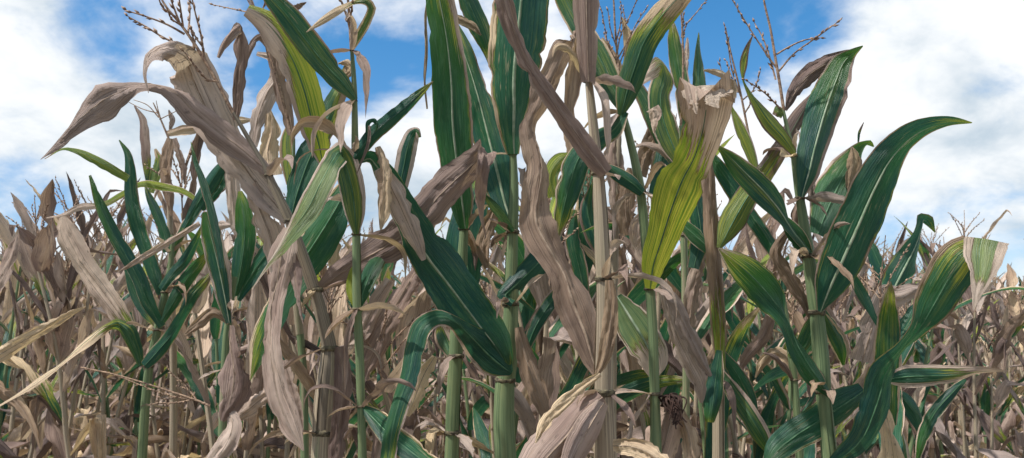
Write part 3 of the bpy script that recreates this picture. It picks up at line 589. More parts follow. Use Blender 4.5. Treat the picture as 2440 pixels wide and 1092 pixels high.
p.leaf([(1573, 682, 12), (1596, 704, 26), (1628, 772, 38), (1662, 842, 36), (1694, 896, 8)], -.01, .02, **DRY, tone=.12, chan=.5)
p.leaf([(1580, 700, 16), (1605, 780, 30), (1640, 860, 40), (1668, 920, 36), (1672, 960, 8)], .06, .1, **DRY, tone=.40)
p.leaf([(1596, 962, 40), (1592, 1000, 74), (1578, 1050, 84), (1560, 1120, 70)], .03, .02, **DRY, tone=.78, chan=.8, ruf=.04, label='pale husk of an ear topped with dark silk', name='ear_husk')
p.leaf([(1620, 980, 22), (1640, 1030, 40), (1650, 1100, 44)], .03, .0, **DRY, tone=.6, chan=.5, name='ear_husk')
sk = [branch_mesh(np.array([P(1588 + rng.normal(0, 6), 968, 1.42), P(1594 + rng.normal(0, 9), 945, 1.40 + rng.normal(0, .01)), P(1606 + rng.normal(0, 10), 955 + rng.normal(0, 8), 1.38), P(1612 + rng.normal(0, 8), 1000 + rng.normal(0, 14), 1.37)]) - p.base, rng, False, 1.6) for _ in range(46)]
link('silk', mesh_from('silk', *join(sk), mat=M_SILK), p.e)

# --- olive plant behind, top right of centre
p = Plant(1.85, [(1622, 300, 10), (1626, 400, 14), (1630, 560, 16), (1634, 800, 18), (1636, 1092, 20)],
          'olive green corn plant behind the yellow blade, narrow leaf tips pointing up', FG, .4, [(1626, 400, 18), (1630, 560, 20)])
p.leaf([(1622, 392, 24), (1600, 342, 58), (1580, 285, 62), (1572, 230, 54), (1582, 180, 44), (1575, 160, 36), (1552, 170, 40, -.02), (1530, 190, 24, -.03), (1514, 214, 4, -.03)], 0, .02, dry=.72, edge=.2, yel=.45, tone=.8)
p.leaf([(1612, 400, 16), (1588, 345, 46), (1560, 290, 48), (1536, 240, 40), (1512, 195, 26), (1495, 165, 4)], .03, .06, dry=1.1, edge=.25, yel=.35, tone=.3)
p.leaf([(1555, 258, 34), (1562, 270, 30), (1560, 292, 18), (1558, 318, 2)], -.06, -.07, **DRY, tone=.9, rib=False)
p.leaf([(1640, 310, 28), (1628, 225, 40), (1613, 140, 40), (1603, 75, 24), (1599, 40, 3)], .02, .05, dry=.92, edge=.14, yel=.22, tone=.6)
p.leaf([(1634, 170, 10), (1636, 130, 14), (1638, 90, 3)], .04, .05, **DRY, tone=.8, rib=False)
p.leaf([(1668, 250, 34), (1665, 190, 32), (1664, 130, 22), (1665, 78, 2)], .04, .06, dry=1.05, edge=.14, yel=.15, tone=.6)
p.leaf([(1560, 470, 30), (1575, 400, 44), (1585, 340, 40), (1570, 300, 8)], .05, .08, dry=1.5)
p.leaf([(1525, 420, 30), (1545, 350, 40), (1565, 300, 36), (1570, 270, 8)], .04, .05, **DRY, tone=.35)
p.leaf([(1500, 560, 40), (1490, 500, 50), (1495, 440, 40), (1500, 400, 10)], .06, .05, **DRY, tone=.3)
p.leaf([(1560, 640, 40), (1535, 590, 56), (1520, 540, 40), (1545, 490, 10)], .06, .05, **DRY, tone=.35)
p.tassel([(1622, 300), (1628, 150), (1625, 60), (1620, 0)], [[(1625, 110), (1635, 60), (1660, 30), (1680, 4)], [(1624, 90), (1628, 40), (1622, 0)]])

# --- dry plant behind, tassels in the blue gap
p = Plant(1.95, [(1478, 190, 8), (1476, 300, 12), (1470, 420, 15), (1465, 600, 17), (1460, 1092, 20)],
          'dry corn plant behind the tan stalk with many-branched tassel against blue sky', FG, .9, [(1476, 300, 15), (1470, 420, 18)])
p.leaf([(1474, 300, 12), (1462, 360, 42), (1468, 430, 46), (1475, 500, 40), (1470, 560, 8)], 0, .0, **DRY, tone=.6)
p.leaf([(1480, 250, 10), (1492, 180, 14), (1500, 120, 26), (1492, 70, 20), (1482, 40, 2)], .0, .0, **DRY, tone=.75, rib=False)
p.leaf([(1478, 260, 12), (1500, 220, 30), (1478, 170, 24), (1450, 120, 20), (1435, 90, 4)], .02, .03, **DRY, tone=.7)
p.leaf([(1440, 620, 20), (1415, 560, 44), (1400, 500, 40), (1410, 440, 8)], .0, .0, dry=1.2, edge=.4)
p.leaf([(1360, 480, 30), (1372, 400, 44), (1362, 320, 40), (1350, 260, 26), (1362, 220, 4)], -.03, .0, **DRY, tone=.35)
p.leaf([(1395, 700, 20), (1380, 640, 40), (1365, 570, 36), (1370, 500, 8)], .0, .0, dry=1.3, edge=.2)
p.leaf([(1320, 470, 30), (1310, 420, 40), (1335, 380, 34), (1365, 365, 8)], -.1, -.1, dry=1.2, yel=.7, rib=False)
p.tassel([(1478, 195), (1470, 120), (1465, 60), (1462, 0), (1460, -20)], [[(1472, 150), (1450, 110), (1440, 60), (1432, 20)], [(1470, 130), (1480, 80), (1500, 40), (1515, 5)], [(1468, 110), (1455, 70), (1448, 20)], [(1474, 160), (1490, 110), (1490, 50), (1484, 20)],
          [(1476, 180), (1445, 140), (1430, 100)], [(1468, 100), (1478, 60), (1480, 10)], [(1472, 140), (1500, 90), (1520, 50), (1540, 20)], [(1474, 170), (1460, 120), (1440, 85)]])

# --- brown and yellow clasped stalk
p = Plant(1.55, [(1690, 410, 26), (1697, 520, 30), (1706, 640, 32), (1712, 760, 32), (1714, 860, 30), (1712, 960, 28), (1712, 1092, 28)],
          'brown and yellow streaked corn stalk between the yellow blade and the right green stalk', FG, .75, [(1712, 905, 34)])
p.leaf([(1716, 880, 26), (1712, 780, 36), (1704, 660, 36), (1695, 540, 36), (1688, 430, 32), (1684, 340, 26), (1690, 280, 6)], -.03, -.02, dry=.22, edge=.25, yel=.7, tone=.3, chan=.7, ruf=.03, label='clasped brown leaf streaked yellow')
p.leaf([(1714, 835, 14), (1706, 900, 36), (1696, 965, 42), (1690, 1006, 24)], -.04, -.06, dry=1.6)
p.leaf([(1718, 885, 14), (1744, 930, 38), (1785, 990, 46), (1818, 1045, 40), (1838, 1085, 8)], -.01, -.05, dry=1.2, edge=.3, yel=.35, tone=.7, asym=-.4)
p.leaf([(1706, 612, 14), (1678, 582, 34), (1645, 552, 34), (1610, 520, 18), (1590, 500, 4)], .02, .06, dry=1.5)
p.leaf([(1720, 840, 16), (1755, 890, 36), (1785, 945, 34), (1805, 1000, 6)], .04, .06, dry=1.5)
p.leaf([(1652, 640, 30), (1668, 560, 46), (1660, 490, 44), (1655, 430, 20)], .05, .08, dry=1.6, edge=.1)
p.leaf([(1672, 430, 40), (1675, 380, 40), (1690, 340, 30), (1700, 310, 6)], .04, .04, **DRY, tone=.25)
p.leaf([(1640, 780, 30), (1650, 700, 40), (1665, 640, 36), (1680, 600, 8)], .08, .08, **DRY, tone=.3)

# --- right main green plant
p = Plant(1.45, [(1866, 262, 8), (1880, 325, 12), (1892, 372, 16), (1906, 470, 21), (1916, 540, 25), (1926, 608, 30), (1946, 742, 34), (1956, 850, 37), (1962, 940, 36), (1974, 1066, 36), (1978, 1100, 37)],
          'bright green corn stalk on the right with broad dark leaves against white cloud', FG, -.2, [(1892, 372, 20), (1906, 472, 26), (1926, 610, 37), (1946, 744, 42), (1962, 932, 42)])
p.leaf([(1908, 470, 20), (1918, 420, 56), (1940, 340, 76), (1964, 260, 82), (1990, 190, 72), (2012, 145, 48), (2036, 124, 20), (2056, 110, 3)], -.01, .04, dry=1.15, edge=.22, asym=.45, yel=.14, tone=.25, ribw=1.3, label='green leaf with brown margin pointing up right')
p.leaf([(1872, 264, 8), (1892, 222, 34), (1922, 184, 44), (1965, 152, 36), (2005, 132, 20), (2042, 118, 3)], .03, .08, **DRY, tone=.15, chan=.3, label='dark brown leaf behind the upright green one')
p.leaf([(1892, 366, 16), (1866, 330, 36), (1832, 292, 40), (1802, 252, 34), (1778, 216, 22), (1767, 192, 14), (1770, 150, 20), (1780, 115, 12), (1794, 84, 2)], -.02, -.05, dry=.9, edge=.25, yel=.6, tone=.3, label='narrow green leaf with yellow stripe')
p.leaf([(1712, 592, 14), (1742, 535, 60), (1776, 474, 56), (1820, 410, 50), (1860, 350, 48), (1905, 275, 36), (1948, 212, 6)], .05, .08, dry=.5, edge=.2, yel=.6, tone=.12, chan=.35)
p.leaf([(1926, 602, 16), (1880, 545, 26), (1848, 494, 50), (1812, 450, 60), (1775, 412, 52), (1740, 376, 34), (1712, 350, 8)], -.02, -.08, dry=1.6, edge=.05, yel=.03, ribw=1.6, label='blue green leaf with pale midrib')
p.leaf([(1926, 606, 24), (1906, 575, 40), (1885, 545, 38), (1860, 515, 24), (1840, 490, 6)], -.01, -.03, dry=1.5, edge=.08)
p.leaf([(1952, 742, 20), (1975, 680, 76), (2012, 600, 108), (2048, 520, 112), (2085, 440, 106), (2125, 372, 88), (2175, 322, 58), (2225, 298, 34), (2270, 290, 16), (2316, 293, 2)], -.03, -.12, dry=1.45, edge=.05, yel=.03, tone=.7, chan=.2, ruf=.1, ribw=1.5, label='largest green leaf sweeping up and out to the right')
p.leaf([(1946, 560, 40), (1970, 500, 84), (2002, 430, 86), (2035, 375, 60), (2056, 346, 28), (2070, 340, 12), (2082, 350, 2)], .06, .16, dry=1.08, edge=.07, yel=.15, tone=.1)
p.leaf([(2020, 470, 10), (2028, 420, 30), (2036, 375, 28), (2030, 350, 5)], .1, .1, **DRY, tone=.15, rib=False)
p.leaf([(2045, 340, 4), (2047, 318, 7), (2058, 292, 2)], .15, .15, dry=.6, rib=False)
p.leaf([(1974, 940, 18), (1936, 892, 46), (1892, 824, 48), (1864, 762, 42), (1836, 712, 74), (1792, 662, 78), (1748, 622, 52), (1712, 592, 4)], -.03, -.06, dry=1.6, edge=.06, tone=.75, label='dark green leaf reaching left with upturned edge')
p.leaf([(1950, 740, 20), (1935, 780, 50), (1910, 830, 46), (1880, 850, 12)], .05, .08, dry=1.5)
p.leaf([(1962, 742, 16), (1985, 790, 40), (2002, 830, 36), (2010, 870, 8)], .03, .06, dry=1.2, edge=.25, yel=.25)
p.leaf([(1978, 1108, 30), (2045, 1045, 74), (2084, 962, 92), (2108, 885, 78), (2146, 832, 44), (2182, 792, 58), (2220, 730, 96), (2252, 672, 110), (2278, 632, 112), (2300, 608, 98), (2311, 604, 92)], -.04, -.10, dry=1.3, edge=.07, yel=.12, tone=.35, chan=.2, tl=.6, ruf=.1, label='long twisted green leaf')
p.leaf([(2351, 572, 106), (2348, 590, 102), (2345, 616, 90), (2340, 652, 60), (2329, 694, 32), (2320, 740, 3)], -.11, -.17, dry=.55, edge=.5, yel=.25, tone=.9, chan=.08, tl=0, rag=.05, ruf=.06, pale=(.6, -.3), rib=False, name='folded_leaf_tip', label='pale tan and green tip of the long leaf, folded over')
p.leaf([(2056, 930, 40), (2010, 960, 78), (1950, 1000, 84), (1890, 1040, 72), (1845, 1080, 50), (1825, 1110, 20)], .03, -.03, dry=1.2, edge=.12, yel=.04, tone=.75)
p.leaf([(2110, 905, 16), (2150, 898, 50), (2210, 895, 52), (2280, 890, 40), (2340, 882, 20), (2402, 884, 2)], .05, .0, dry=.62, edge=.42, tone=.85, ruf=.05, label='green and tan striped leaf lying level')
p.leaf([(1880, 545, 14), (1850, 600, 30), (1880, 660, 36), (1915, 720, 24), (1930, 760, 6)], .03, .05, **DRY, tone=.15)
p.leaf([(1910, 470, 12), (1895, 520, 28), (1905, 590, 30), (1935, 650, 8)], .04, .04, **DRY, tone=.15)
p.leaf([(1935, 480, 14), (1932, 440, 20), (1936, 410, 14), (1940, 390, 3)], .05, .05, **DRY, tone=.2, rib=False)
p.leaf([(1870, 650, 14), (1835, 582, 36), (1790, 515, 38), (1742, 442, 40), (1698, 380, 26), (1680, 350, 4)], .06, .1, dry=1.6)
p.leaf([(1802, 405, 16), (1786, 360, 28), (1765, 312, 28), (1745, 262, 12), (1738, 240, 2)], .08, .1, dry=1.1, edge=.3, yel=.6)
p.leaf([(1866, 272, 26), (1852, 266, 30), (1846, 276, 14)], .0, .0, dry=.8, yel=.5, rib=False, n=24)
p.tassel([(1868, 265), (1858, 200), (1846, 130), (1836, 70), (1822, 10), (1815, -30)],
         [[(1852, 165), (1820, 120), (1775, 50), (1742, -5)], [(1848, 190), (1835, 140), (1815, 85), (1798, 55)], [(1850, 130), (1880, 112), (1920, 95), (1952, 90)], [(1856, 170), (1890, 130), (1945, 90), (2000, 50)], [(1862, 262), (1820, 220), (1775, 190)]])
p.tassel([(1800, 400), (1780, 300), (1762, 210), (1740, 120), (1728, 64)], [[(1765, 230), (1745, 170), (1735, 110), (1728, 66)], [(1760, 220), (1742, 180), (1730, 145)], [(1768, 240), (1795, 215), (1812, 170)], [(1762, 220), (1735, 215), (1715, 150)], [(1775, 270), (1790, 240), (1782, 215)]], D=1.8)

# --- slender plant behind it
p = Plant(1.9, [(1862, 690, 14), (1876, 780, 16), (1892, 900, 17), (1900, 1000, 18), (1906, 1092, 18)], 'slender green corn stalk just left of the bright green stalk, partly behind it', FG, .1, [(1864, 698, 19), (1893, 905, 21)])
p.leaf([(1864, 700, 14), (1870, 670, 24), (1885, 645, 16), (1890, 630, 3)], 0, .02, dry=1.5, rib=False)
p.leaf([(1864, 700, 12), (1840, 740, 24), (1820, 800, 30), (1780, 850, 26), (1760, 890, 4)], .05, .1, **DRY, tone=.35)
p.leaf([(1895, 905, 12), (1880, 860, 30), (1850, 840, 30), (1820, 860, 20), (1800, 900, 4)], .0, .05, **DRY, tone=.3)

# --- plant with brown folded leaf, right
p = Plant(2.15, [(2120, 700, 14), (2112, 800, 17), (2120, 900, 19), (2135, 1000, 20), (2140, 1092, 20)], 'corn plant right of the bright green stalk with a brown folded leaf and teal spike', FG, .2, [(2118, 712, 19), (2120, 900, 24)])
p.leaf([(2118, 708, 40), (2142, 655, 72), (2168, 595, 60), (2188, 540, 34), (2196, 520, 24), (2206, 522, 12), (2216, 534, 7), (2228, 554, 2)], -.02, .02, dry=1.6, ribw=1.5, label='teal leaf spike with hooked tip')
p.leaf([(2052, 860, 60), (2070, 790, 56), (2088, 730, 44), (2104, 706, 52), (2140, 706, 50), (2180, 692, 34), (2212, 690, 20)], -.06, -.1, **DRY, tone=.22, label='brown leaf folded sideways')
p.leaf([(2120, 780, 20), (2100, 840, 40), (2080, 890, 36), (2060, 930, 8)], 0, .05, **DRY, tone=.3)
p.leaf([(2128, 720, 14), (2105, 660, 32), (2080, 600, 30), (2060, 560, 6)], .1, .15, dry=1.5)
p.leaf([(2120, 760, 16), (2150, 780, 40), (2160, 830, 40), (2150, 870, 8)], .02, .05, dry=1.3, edge=.1)
p.leaf([(2125, 930, 14), (2150, 950, 36), (2185, 1000, 34), (2200, 1050, 6)], -.02, .0, dry=1.5)
p.leaf([(2300, 905, 6), (2268, 935, 30), (2225, 985, 34), (2200, 1040, 26), (2185, 1100, 10)], -.1, -.1, dry=1.25, edge=.2, tone=.7)
p.leaf([(2130, 960, 16), (2120, 1010, 36), (2128, 1060, 36), (2140, 1110, 10)], -.05, -.06, dry=1.6)

# --- green fan plant, left
p = Plant(2.0, [(412, 560, 10), (406, 640, 13), (394, 694, 17), (376, 785, 19), (356, 870, 20), (346, 960, 21), (338, 1092, 22)],
          'green corn plant on the left with leaves fanning both ways like a V', FG, -.25, [(405, 600, 15), (394, 696, 21), (376, 786, 23), (356, 872, 24)])
p.leaf([(386, 778, 20), (356, 722, 33), (331, 662, 35), (300, 608, 31), (270, 556, 29), (240, 492, 27), (214, 418, 6)], -.02, -.05, dry=1.5, edge=.05)
p.leaf([(382, 702, 16), (366, 650, 35), (346, 590, 37), (326, 530, 34), (313, 462, 28), (310, 402, 22), (304, 366, 14), (284, 334, 3)], .0, .03, dry=1.15, edge=.06, yel=.1)
p.leaf([(385, 690, 20), (410, 655, 28), (440, 622, 25), (464, 578, 15), (482, 536, 3)], -.02, -.05, dry=1.5)
p.leaf([(388, 768, 10), (416, 715, 29), (446, 665, 35), (475, 628, 27), (498, 600, 4)], -.03, -.03, dry=1.5)
p.leaf([(345, 872, 24), (376, 838, 36), (410, 795, 26), (440, 742, 21), (460, 704, 27), (488, 672, 22), (508, 646, 4)], -.05, -.05, dry=1.6, edge=.08)
p.leaf([(336, 872, 14), (321, 820, 35), (302, 782, 36), (284, 774, 24), (255, 780, 18, -.02), (210, 815, 25, -.03), (150, 868, 17, -.03), (80, 918, 11, -.03), (0, 966, 5, -.03), (-40, 990, 2, -.03)], -.02, -.1, dry=.36, tone=.95, label='leaf folded over into a long pale strip')
p.leaf([(325, 812, 14), (284, 748, 40), (242, 690, 47), (207, 640, 52), (177, 590, 54), (155, 542, 42), (150, 516, 16)], .02, .05, dry=.12, edge=.2, tone=.52, label='broad brown leaf bending left')
p.leaf([(492, 500, 5), (440, 458, 14), (390, 446, 20), (332, 440, 18), (290, 464, 15), (240, 490, 14), (190, 494, 17), (150, 512, 8), (110, 520, 2)], .05, .05, dry=.62, yel=.75, tone=.7, label='yellow green leaf lying almost level')
p.leaf([(306, 426, 18), (260, 400, 22), (220, 378, 20), (182, 360, 13), (156, 355, 8), (106, 379, 2)], .0, -.05, dry=.85, yel=.45, tone=.2)
p.leaf([(402, 600, 26), (388, 545, 24), (370, 500, 22), (352, 460, 10), (345, 440, 3)], .0, .0, dry=1.5)
p.leaf([(476, 532, 12), (430, 560, 14), (380, 590, 16), (330, 620, 14), (280, 650, 3)], -.1, -.12, **DRY, tone=.98, label='thin pale pink strip of dried leaf')
p.leaf([(300, 640, 10), (318, 690, 28), (345, 740, 26), (372, 780, 6)], .02, .0, dry=1.5)
p.leaf([(480, 520, 10), (486, 512, 20), (494, 520, 14)], -.05, -.05, **DRY, tone=.15, rib=False, n=24)

# --- second left plant
p = Plant(1.9, [(560, 660, 12), (548, 740, 15), (540, 800, 18), (535, 900, 20), (530, 1092, 22)],
          'corn plant with pale dried husk leaf between the V-leaved plant and the leaning one', FG, .2, [(547, 758, 20), (536, 880, 23)])
p.leaf([(546, 770, 14), (532, 692, 36), (517, 612, 52), (502, 552, 48), (489, 506, 16)], -.03, -.02, dry=1.4, edge=.35, asym=.4, tone=.55, ribw=1.5)
p.leaf([(530, 640, 14), (517, 562, 20), (500, 490, 20), (482, 430, 16), (465, 382, 9), (455, 338, 2)], -.05, -.02, dry=1.5)
p.leaf([(560, 705, 14), (574, 640, 42), (585, 562, 52), (581, 500, 44), (572, 456, 10)], .02, .06, dry=1.05, edge=.12, yel=.15)
p.leaf([(566, 715, 16), (600, 655, 42), (642, 600, 46), (690, 556, 24), (715, 530, 4)], .03, .06, dry=1.6)
p.leaf([(553, 775, 16), (558, 835, 50), (560, 900, 84), (550, 955, 66), (530, 1004, 12)], -.06, -.1, **DRY, tone=.6, chan=.3, rag=.12, label='wide pale dried husk leaf')
p.leaf([(440, 545, 18), (480, 472, 30), (520, 410, 32), (546, 372, 6)], .1, .1, dry=1.5, edge=.06)
p.leaf([(480, 500, 16), (525, 438, 38), (556, 392, 30), (570, 360, 5)], .12, .12, dry=1.3, edge=.2)
p.leaf([(400, 640, 10), (430, 560, 22), (470, 500, 24), (510, 470, 6)], .15, .15, dry=1.2, edge=.3, yel=.3)
p.leaf([(545, 770, 12), (510, 745, 26), (470, 775, 24), (440, 800, 6)], -.02, -.05, **DRY, tone=.2)
p.leaf([(560, 540, 20), (556, 470, 34), (548, 400, 30), (545, 350, 8)], .1, .1, **DRY, tone=.6)
p.leaf([(560, 1000, 20), (600, 970, 40), (640, 940, 36), (680, 930, 6)], .05, .0, **DRY, tone=.7)
p.leaf([(530, 960, 20), (560, 1010, 40), (540, 1060, 50), (500, 1110, 40)], -.08, -.15, **DRY, tone=.55)

# --- dry plants left behind
p = Plant(2.35, [(400, 330, 8), (402, 430, 11), (405, 520, 13), (410, 700, 16), (412, 1092, 20)], 'dry corn plant with shrivelled hanging leaves behind the arching brown leaf', FG, .8, [(402, 430, 15)])
p.leaf([(405, 330, 14), (398, 370, 34), (396, 420, 28), (404, 480, 22), (408, 515, 4)], -.02, -.02, **DRY, tone=.35, ruf=.3)
p.leaf([(415, 330, 12), (428, 370, 20), (438, 400, 16), (440, 440, 3)], 0, 0, **DRY, tone=.5)
p.leaf([(396, 320, 14), (440, 310, 26), (500, 300, 24), (560, 290, 26), (600, 286, 6)], 0, .05, **DRY, tone=.7)
p.leaf([(352, 440, 6), (350, 390, 20), (346, 330, 24), (340, 285, 18), (320, 252, 3)], .05, .05, dry=.25, tone=.35)
p.leaf([(360, 460, 14), (370, 420, 26), (380, 385, 24), (370, 355, 6)], .03, .05, dry=.8, yel=.5)
p.leaf([(405, 310, 6), (410, 285, 14), (402, 262, 3)], .02, .02, **DRY, tone=.3, rib=False)
p.tassel([(402, 330), (385, 290), (372, 260), (365, 245)], [[(385, 290), (375, 255), (372, 240)], [(380, 285), (410, 270), (440, 255)], [(376, 270), (340, 260), (300, 240)], [(378, 280), (350, 250), (318, 238)]], spik=False)
p.tassel([(500, 968), (470, 955), (420, 938), (350, 915), (270, 892), (192, 876)], [[(470, 955), (410, 945), (340, 920), (260, 890), (196, 878)], [(460, 952), (420, 960), (380, 962), (345, 965)], [(455, 950), (440, 920), (415, 895), (400, 880)], [(470, 956), (450, 930), (425, 920)], [(430, 942), (400, 952), (372, 945)]], D=1.95)

# --- plant standing just outside the left frame, one leaf reaching in
p = Plant(2.05, [(-62, 640, 12), (-58, 800, 16), (-56, 950, 18), (-54, 1092, 20)], 'dry corn plant at the left edge, one long pale leaf reaching into view', FG, .9, [(-58, 880, 22)])
p.leaf([(-56, 880, 16), (-10, 852, 34), (50, 815, 30), (110, 780, 22), (160, 752, 15), (205, 730, 3)], -.02, -.1, **DRY, tone=.7, label='long pale leaf slanting up to the right')
p.leaf([(-56, 760, 14), (-20, 700, 34), (10, 650, 36), (30, 600, 28), (42, 560, 4)], .02, .1, **DRY, tone=.45)
p.leaf([(-56, 900, 14), (-10, 920, 36), (40, 960, 36), (80, 1020, 20), (95, 1070, 3)], .02, -.05, **DRY, tone=.35)

# ------------------------------------------------------------------ the rest of the field
def tassel_parts(r, h):
    """tassel in plant space, origin at its foot: one joined mesh of axis and branches"""
    ps = [branch_mesh(np.array([[0, 0, 0], [0.01, 0, h * .5], [r.normal(0, .03), r.normal(0, .03), h]]), r, False, 1.7)]
    for i in range(int(r.integers(5, 9))):
        z0 = r.uniform(.15, .55) * h; a = r.uniform(0, 6.28); l = r.uniform(.10, .19); lean = r.uniform(.35, 1.0)
        d = np.array([math.cos(a) * lean, math.sin(a) * lean, 1.0]); d /= np.linalg.norm(d)
        p0 = np.array([0, 0, z0]); ps.append(branch_mesh(np.array([p0, p0 + d * l * .5, p0 + d * l + np.array([0, 0, -.02 * lean])]), r, True, 1.5))
    return join(ps)
def prototype(seed, green, rich=True):
    """list of (name, V, F, luv, lpa, lpb, material) in plant space"""
    r = np.random.default_rng(seed); out = []
    Hs = r.uniform(1.66, 1.9); lean = r.normal(0, .06, 2)
    zz = np.linspace(0, Hs, 7); pts = np.stack([lean[0] * (zz / Hs)**1.6 * 2 + r.normal(0, .006, 7), lean[1] * (zz / Hs)**1.6 * 2 + r.normal(0, .006, 7), zz - .03], 1)
    V, Fc, luv = tube(pts, np.linspace(.0145, .005, 7), 10 if rich else 7, 7 if rich else 4)
    out.append(('stalk', V, Fc, luv, np.array([.25 if green else .9, 0, r.uniform()]), None, M_STALK))
    az = r.uniform(0, 6.28); nl = int(r.integers(12, 15)) if rich else 11
    for i in range(nl):
        f = (i + .5) / nl; z = Hs * (.10 + .90 * f**.9); b = np.array([np.interp(z, zz, pts[:, 0]), np.interp(z, zz, pts[:, 1]), z])
        az += math.pi + r.normal(0, .45)
        isg = green and f > .42 and r.uniform() < .72
        if isg:
            L = r.uniform(.45, .72) * (1.1 - .5 * f); cen, crs = free_leaf(L, r.uniform(.055, .08), R(r.uniform(45, 75)), r.uniform(.6, 3.0), az, r, r.normal(0, 1.3), steps=10)
            lpa = [r.uniform(.75, 1.5), r.uniform(0, .3), r.uniform()]; lpb = [max(0, r.normal(.08, .2)), r.uniform(.3, .9), r.normal(0, .2)]
            n, m, ch, ru, ra, cr = 18, 6, .3, .2, .03, .0012
        else:
            L = r.uniform(.40, .68) * (1.1 - .45 * f); up = R(r.uniform(-20, 65)) if f < .62 else R(r.uniform(50, 88))
            wv = r.uniform(.030, .085)
            kink = (r.uniform(.15, .65) if f < .62 else r.uniform(.35, .85), r.uniform(1.0, 2.7)) if r.uniform() < (.8 if f < .62 else .55) else None
            cen, crs = free_leaf(L, wv, up, r.uniform(.2, 2.0) if kink else r.uniform(.3, 4.0 if f < .62 else 1.5), az, r, r.normal(0, 4.0), kink, steps=10)
            lpa = [r.choice([-.4, -.4, -.4, .25]), .2, r.uniform()]; lpb = [.2, r.uniform(-.4, 1.1), 0]
            n, m, ch, ru, ra, cr = 18, 6, r.uniform(.2, .9), .45, .10, .005
        if not rich: n, m = 10, 4
        V, Fc, luv, mid, N, hw = ribbon(cen + b, crs, n, m, ch, ru, ra, cr, r.uniform(), .03 if isg else .12)
        out.append(('leaf', V, Fc, luv, np.array(lpa), np.array(lpb), M_LEAF))
    if rich and r.uniform() < .65:                            # ear in its husk
        z = r.uniform(.85, 1.1); a = r.uniform(0, 6.28); h = np.array([math.cos(a), math.sin(a), 0]); b = np.array([np.interp(z, zz, pts[:, 0]), np.interp(z, zz, pts[:, 1]), z])
        dn = r.uniform(-.8, 1.0)
        e = [b + h * .012, b + h * .05 + [0, 0, .04 * dn], b + h * .10 + [0, 0, .11 * dn], b + h * .15 + [0, 0, .19 * dn]]
        V, Fc, luv = tube(e, [.010, .026, .024, .005], 9, 8)
        out.append(('ear', V, Fc, luv, np.array([-.4, .2, r.uniform()]), np.array([.2, r.uniform(.7, 1.0), 0]), M_LEAF))
    V, Fc = tassel_parts(r, r.uniform(.16, .24)) if rich else branch_mesh(np.array([[0, 0, 0], [.02, 0, .12], [.05, .02, .22]]), r, False, 2.2)
    if not rich:
        for _ in range(4):
            a = r.uniform(0, 6.28); V2, F2 = branch_mesh(np.array([[0, 0, .03], [.05 * math.cos(a), .05 * math.sin(a), .1], [.11 * math.cos(a), .11 * math.sin(a), .16]]), r, False, 2.2)
            V, Fc = join([(V, Fc), (V2, F2)])
    out.append(('tassel', V + pts[-1], Fc, None, None, None, M_TASSEL))
    return out

XK = [-400, 0, 100, 200, 300, 450, 600, 680, 750, 860, 1000, 1100, 1200, 1300, 1450, 1600, 1750, 1850, 1950, 2050, 2120, 2230, 2300, 2380, 2440, 2900]
DK = [4.2, 3.5, 3.1, 2.95, 2.9, 2.9, 2.4, 2.8, 3.6, 4.4, 4.4, 3.7, 3.0, 2.6, 2.4, 2.4, 2.9, 3.4, 3.9, 3.8, 3.6, 4.1, 6.0, 8.0, 9.5, 11.0]
ang = R(24)
spots = []
for i in range(-300, 300):
    for j in range(0, 84):
        a, b = i * .165 + rng.normal(0, .035), j * .52 + rng.normal(0, .06)
        x = a * math.cos(ang) - b * math.sin(ang) * 1.0; y = a * math.sin(ang) + b * math.cos(ang) - 2.0
        if y < 1.75 or rng.uniform() < .06: continue
        px = W / 2 + F * x / y
        if not (-260 < px < W + 260) or y > 30: continue
        dk = np.interp(px, XK, DK) * rng.uniform(.95, 1.12); top = 2.02
        if (120 < px < 570 and y < 3.15) or (px > 2250 and y < .5 * dk) or (px < 120 and y < 2.5): continue
        if y < dk:
            if rng.uniform() < (.45 if y < 2.3 else .2): continue
            top = 1.5 + .58 * y / dk - rng.uniform(0, .25)        # shorter, broken-topped plants along the edge
        spots.append((y, x, px, top))
for px, y in ((25, 3.4), (78, 3.1), (150, 3.05), (212, 2.95), (275, 2.9), (650, 2.3), (690, 2.5), (1140, 2.6), (1302, 2.15), (1345, 2.3), (1500, 2.1), (1545, 2.3), (1605, 2.15), (1655, 2.3), (1745, 2.2), (1800, 2.5), (2030, 3.3), (2105, 3.4)):
    spots.append((y, (px - W / 2) * y / F, px, 2.02))
spots.sort()
NPROTO = 12
rich = [prototype(100 + k, k % 3 == 0) for k in range(NPROTO)]
TOPZ = [max(V[:, 2].max() for (_n, V, *_r) in pr) for pr in rich]
shared = []
for k, pr in enumerate(rich):
    shared.append([(nm, mesh_from(nm, V, Fc, luv, lpa, lpb, mat)) for (nm, V, Fc, luv, lpa, lpb, mat) in pr])
ZONES = ((90, 'at the left edge of the field'), (230, 'beyond the pale folded strip'), (360, 'behind the V-leaved green plant'), (520, 'under the arching brown leaf'), (680, 'behind the pale husk leaf'),
         (830, 'behind the drooping deep green leaf'), (960, 'in the gap beside the slim stalk'), (1130, 'behind the white-ribbed sweeping leaf'), (1290, 'behind the thick central stalk'), (1450, 'behind the twisted purplish leaf'),
         (1600, 'behind the light green stalk'), (1760, 'behind the yellow streaked stalk'), (1920, 'left of the bright green stalk'), (2060, 'right of the bright green stalk'), (2200, 'behind the brown folded leaf'), (2330, 'beyond the long twisted leaf'))
def zone(px):
    for lim, nm in ZONES:
        if px < lim: return nm
    return 'at the right edge of the field'
def rank(y):
    return 'front' if y < 2.7 else ('near' if y < 3.7 else ('middle' if y < 4.8 else 'far'))
near = [q for q in spots if -60 < q[2] < W + 60][:282]
near_set = set(near)
made = []
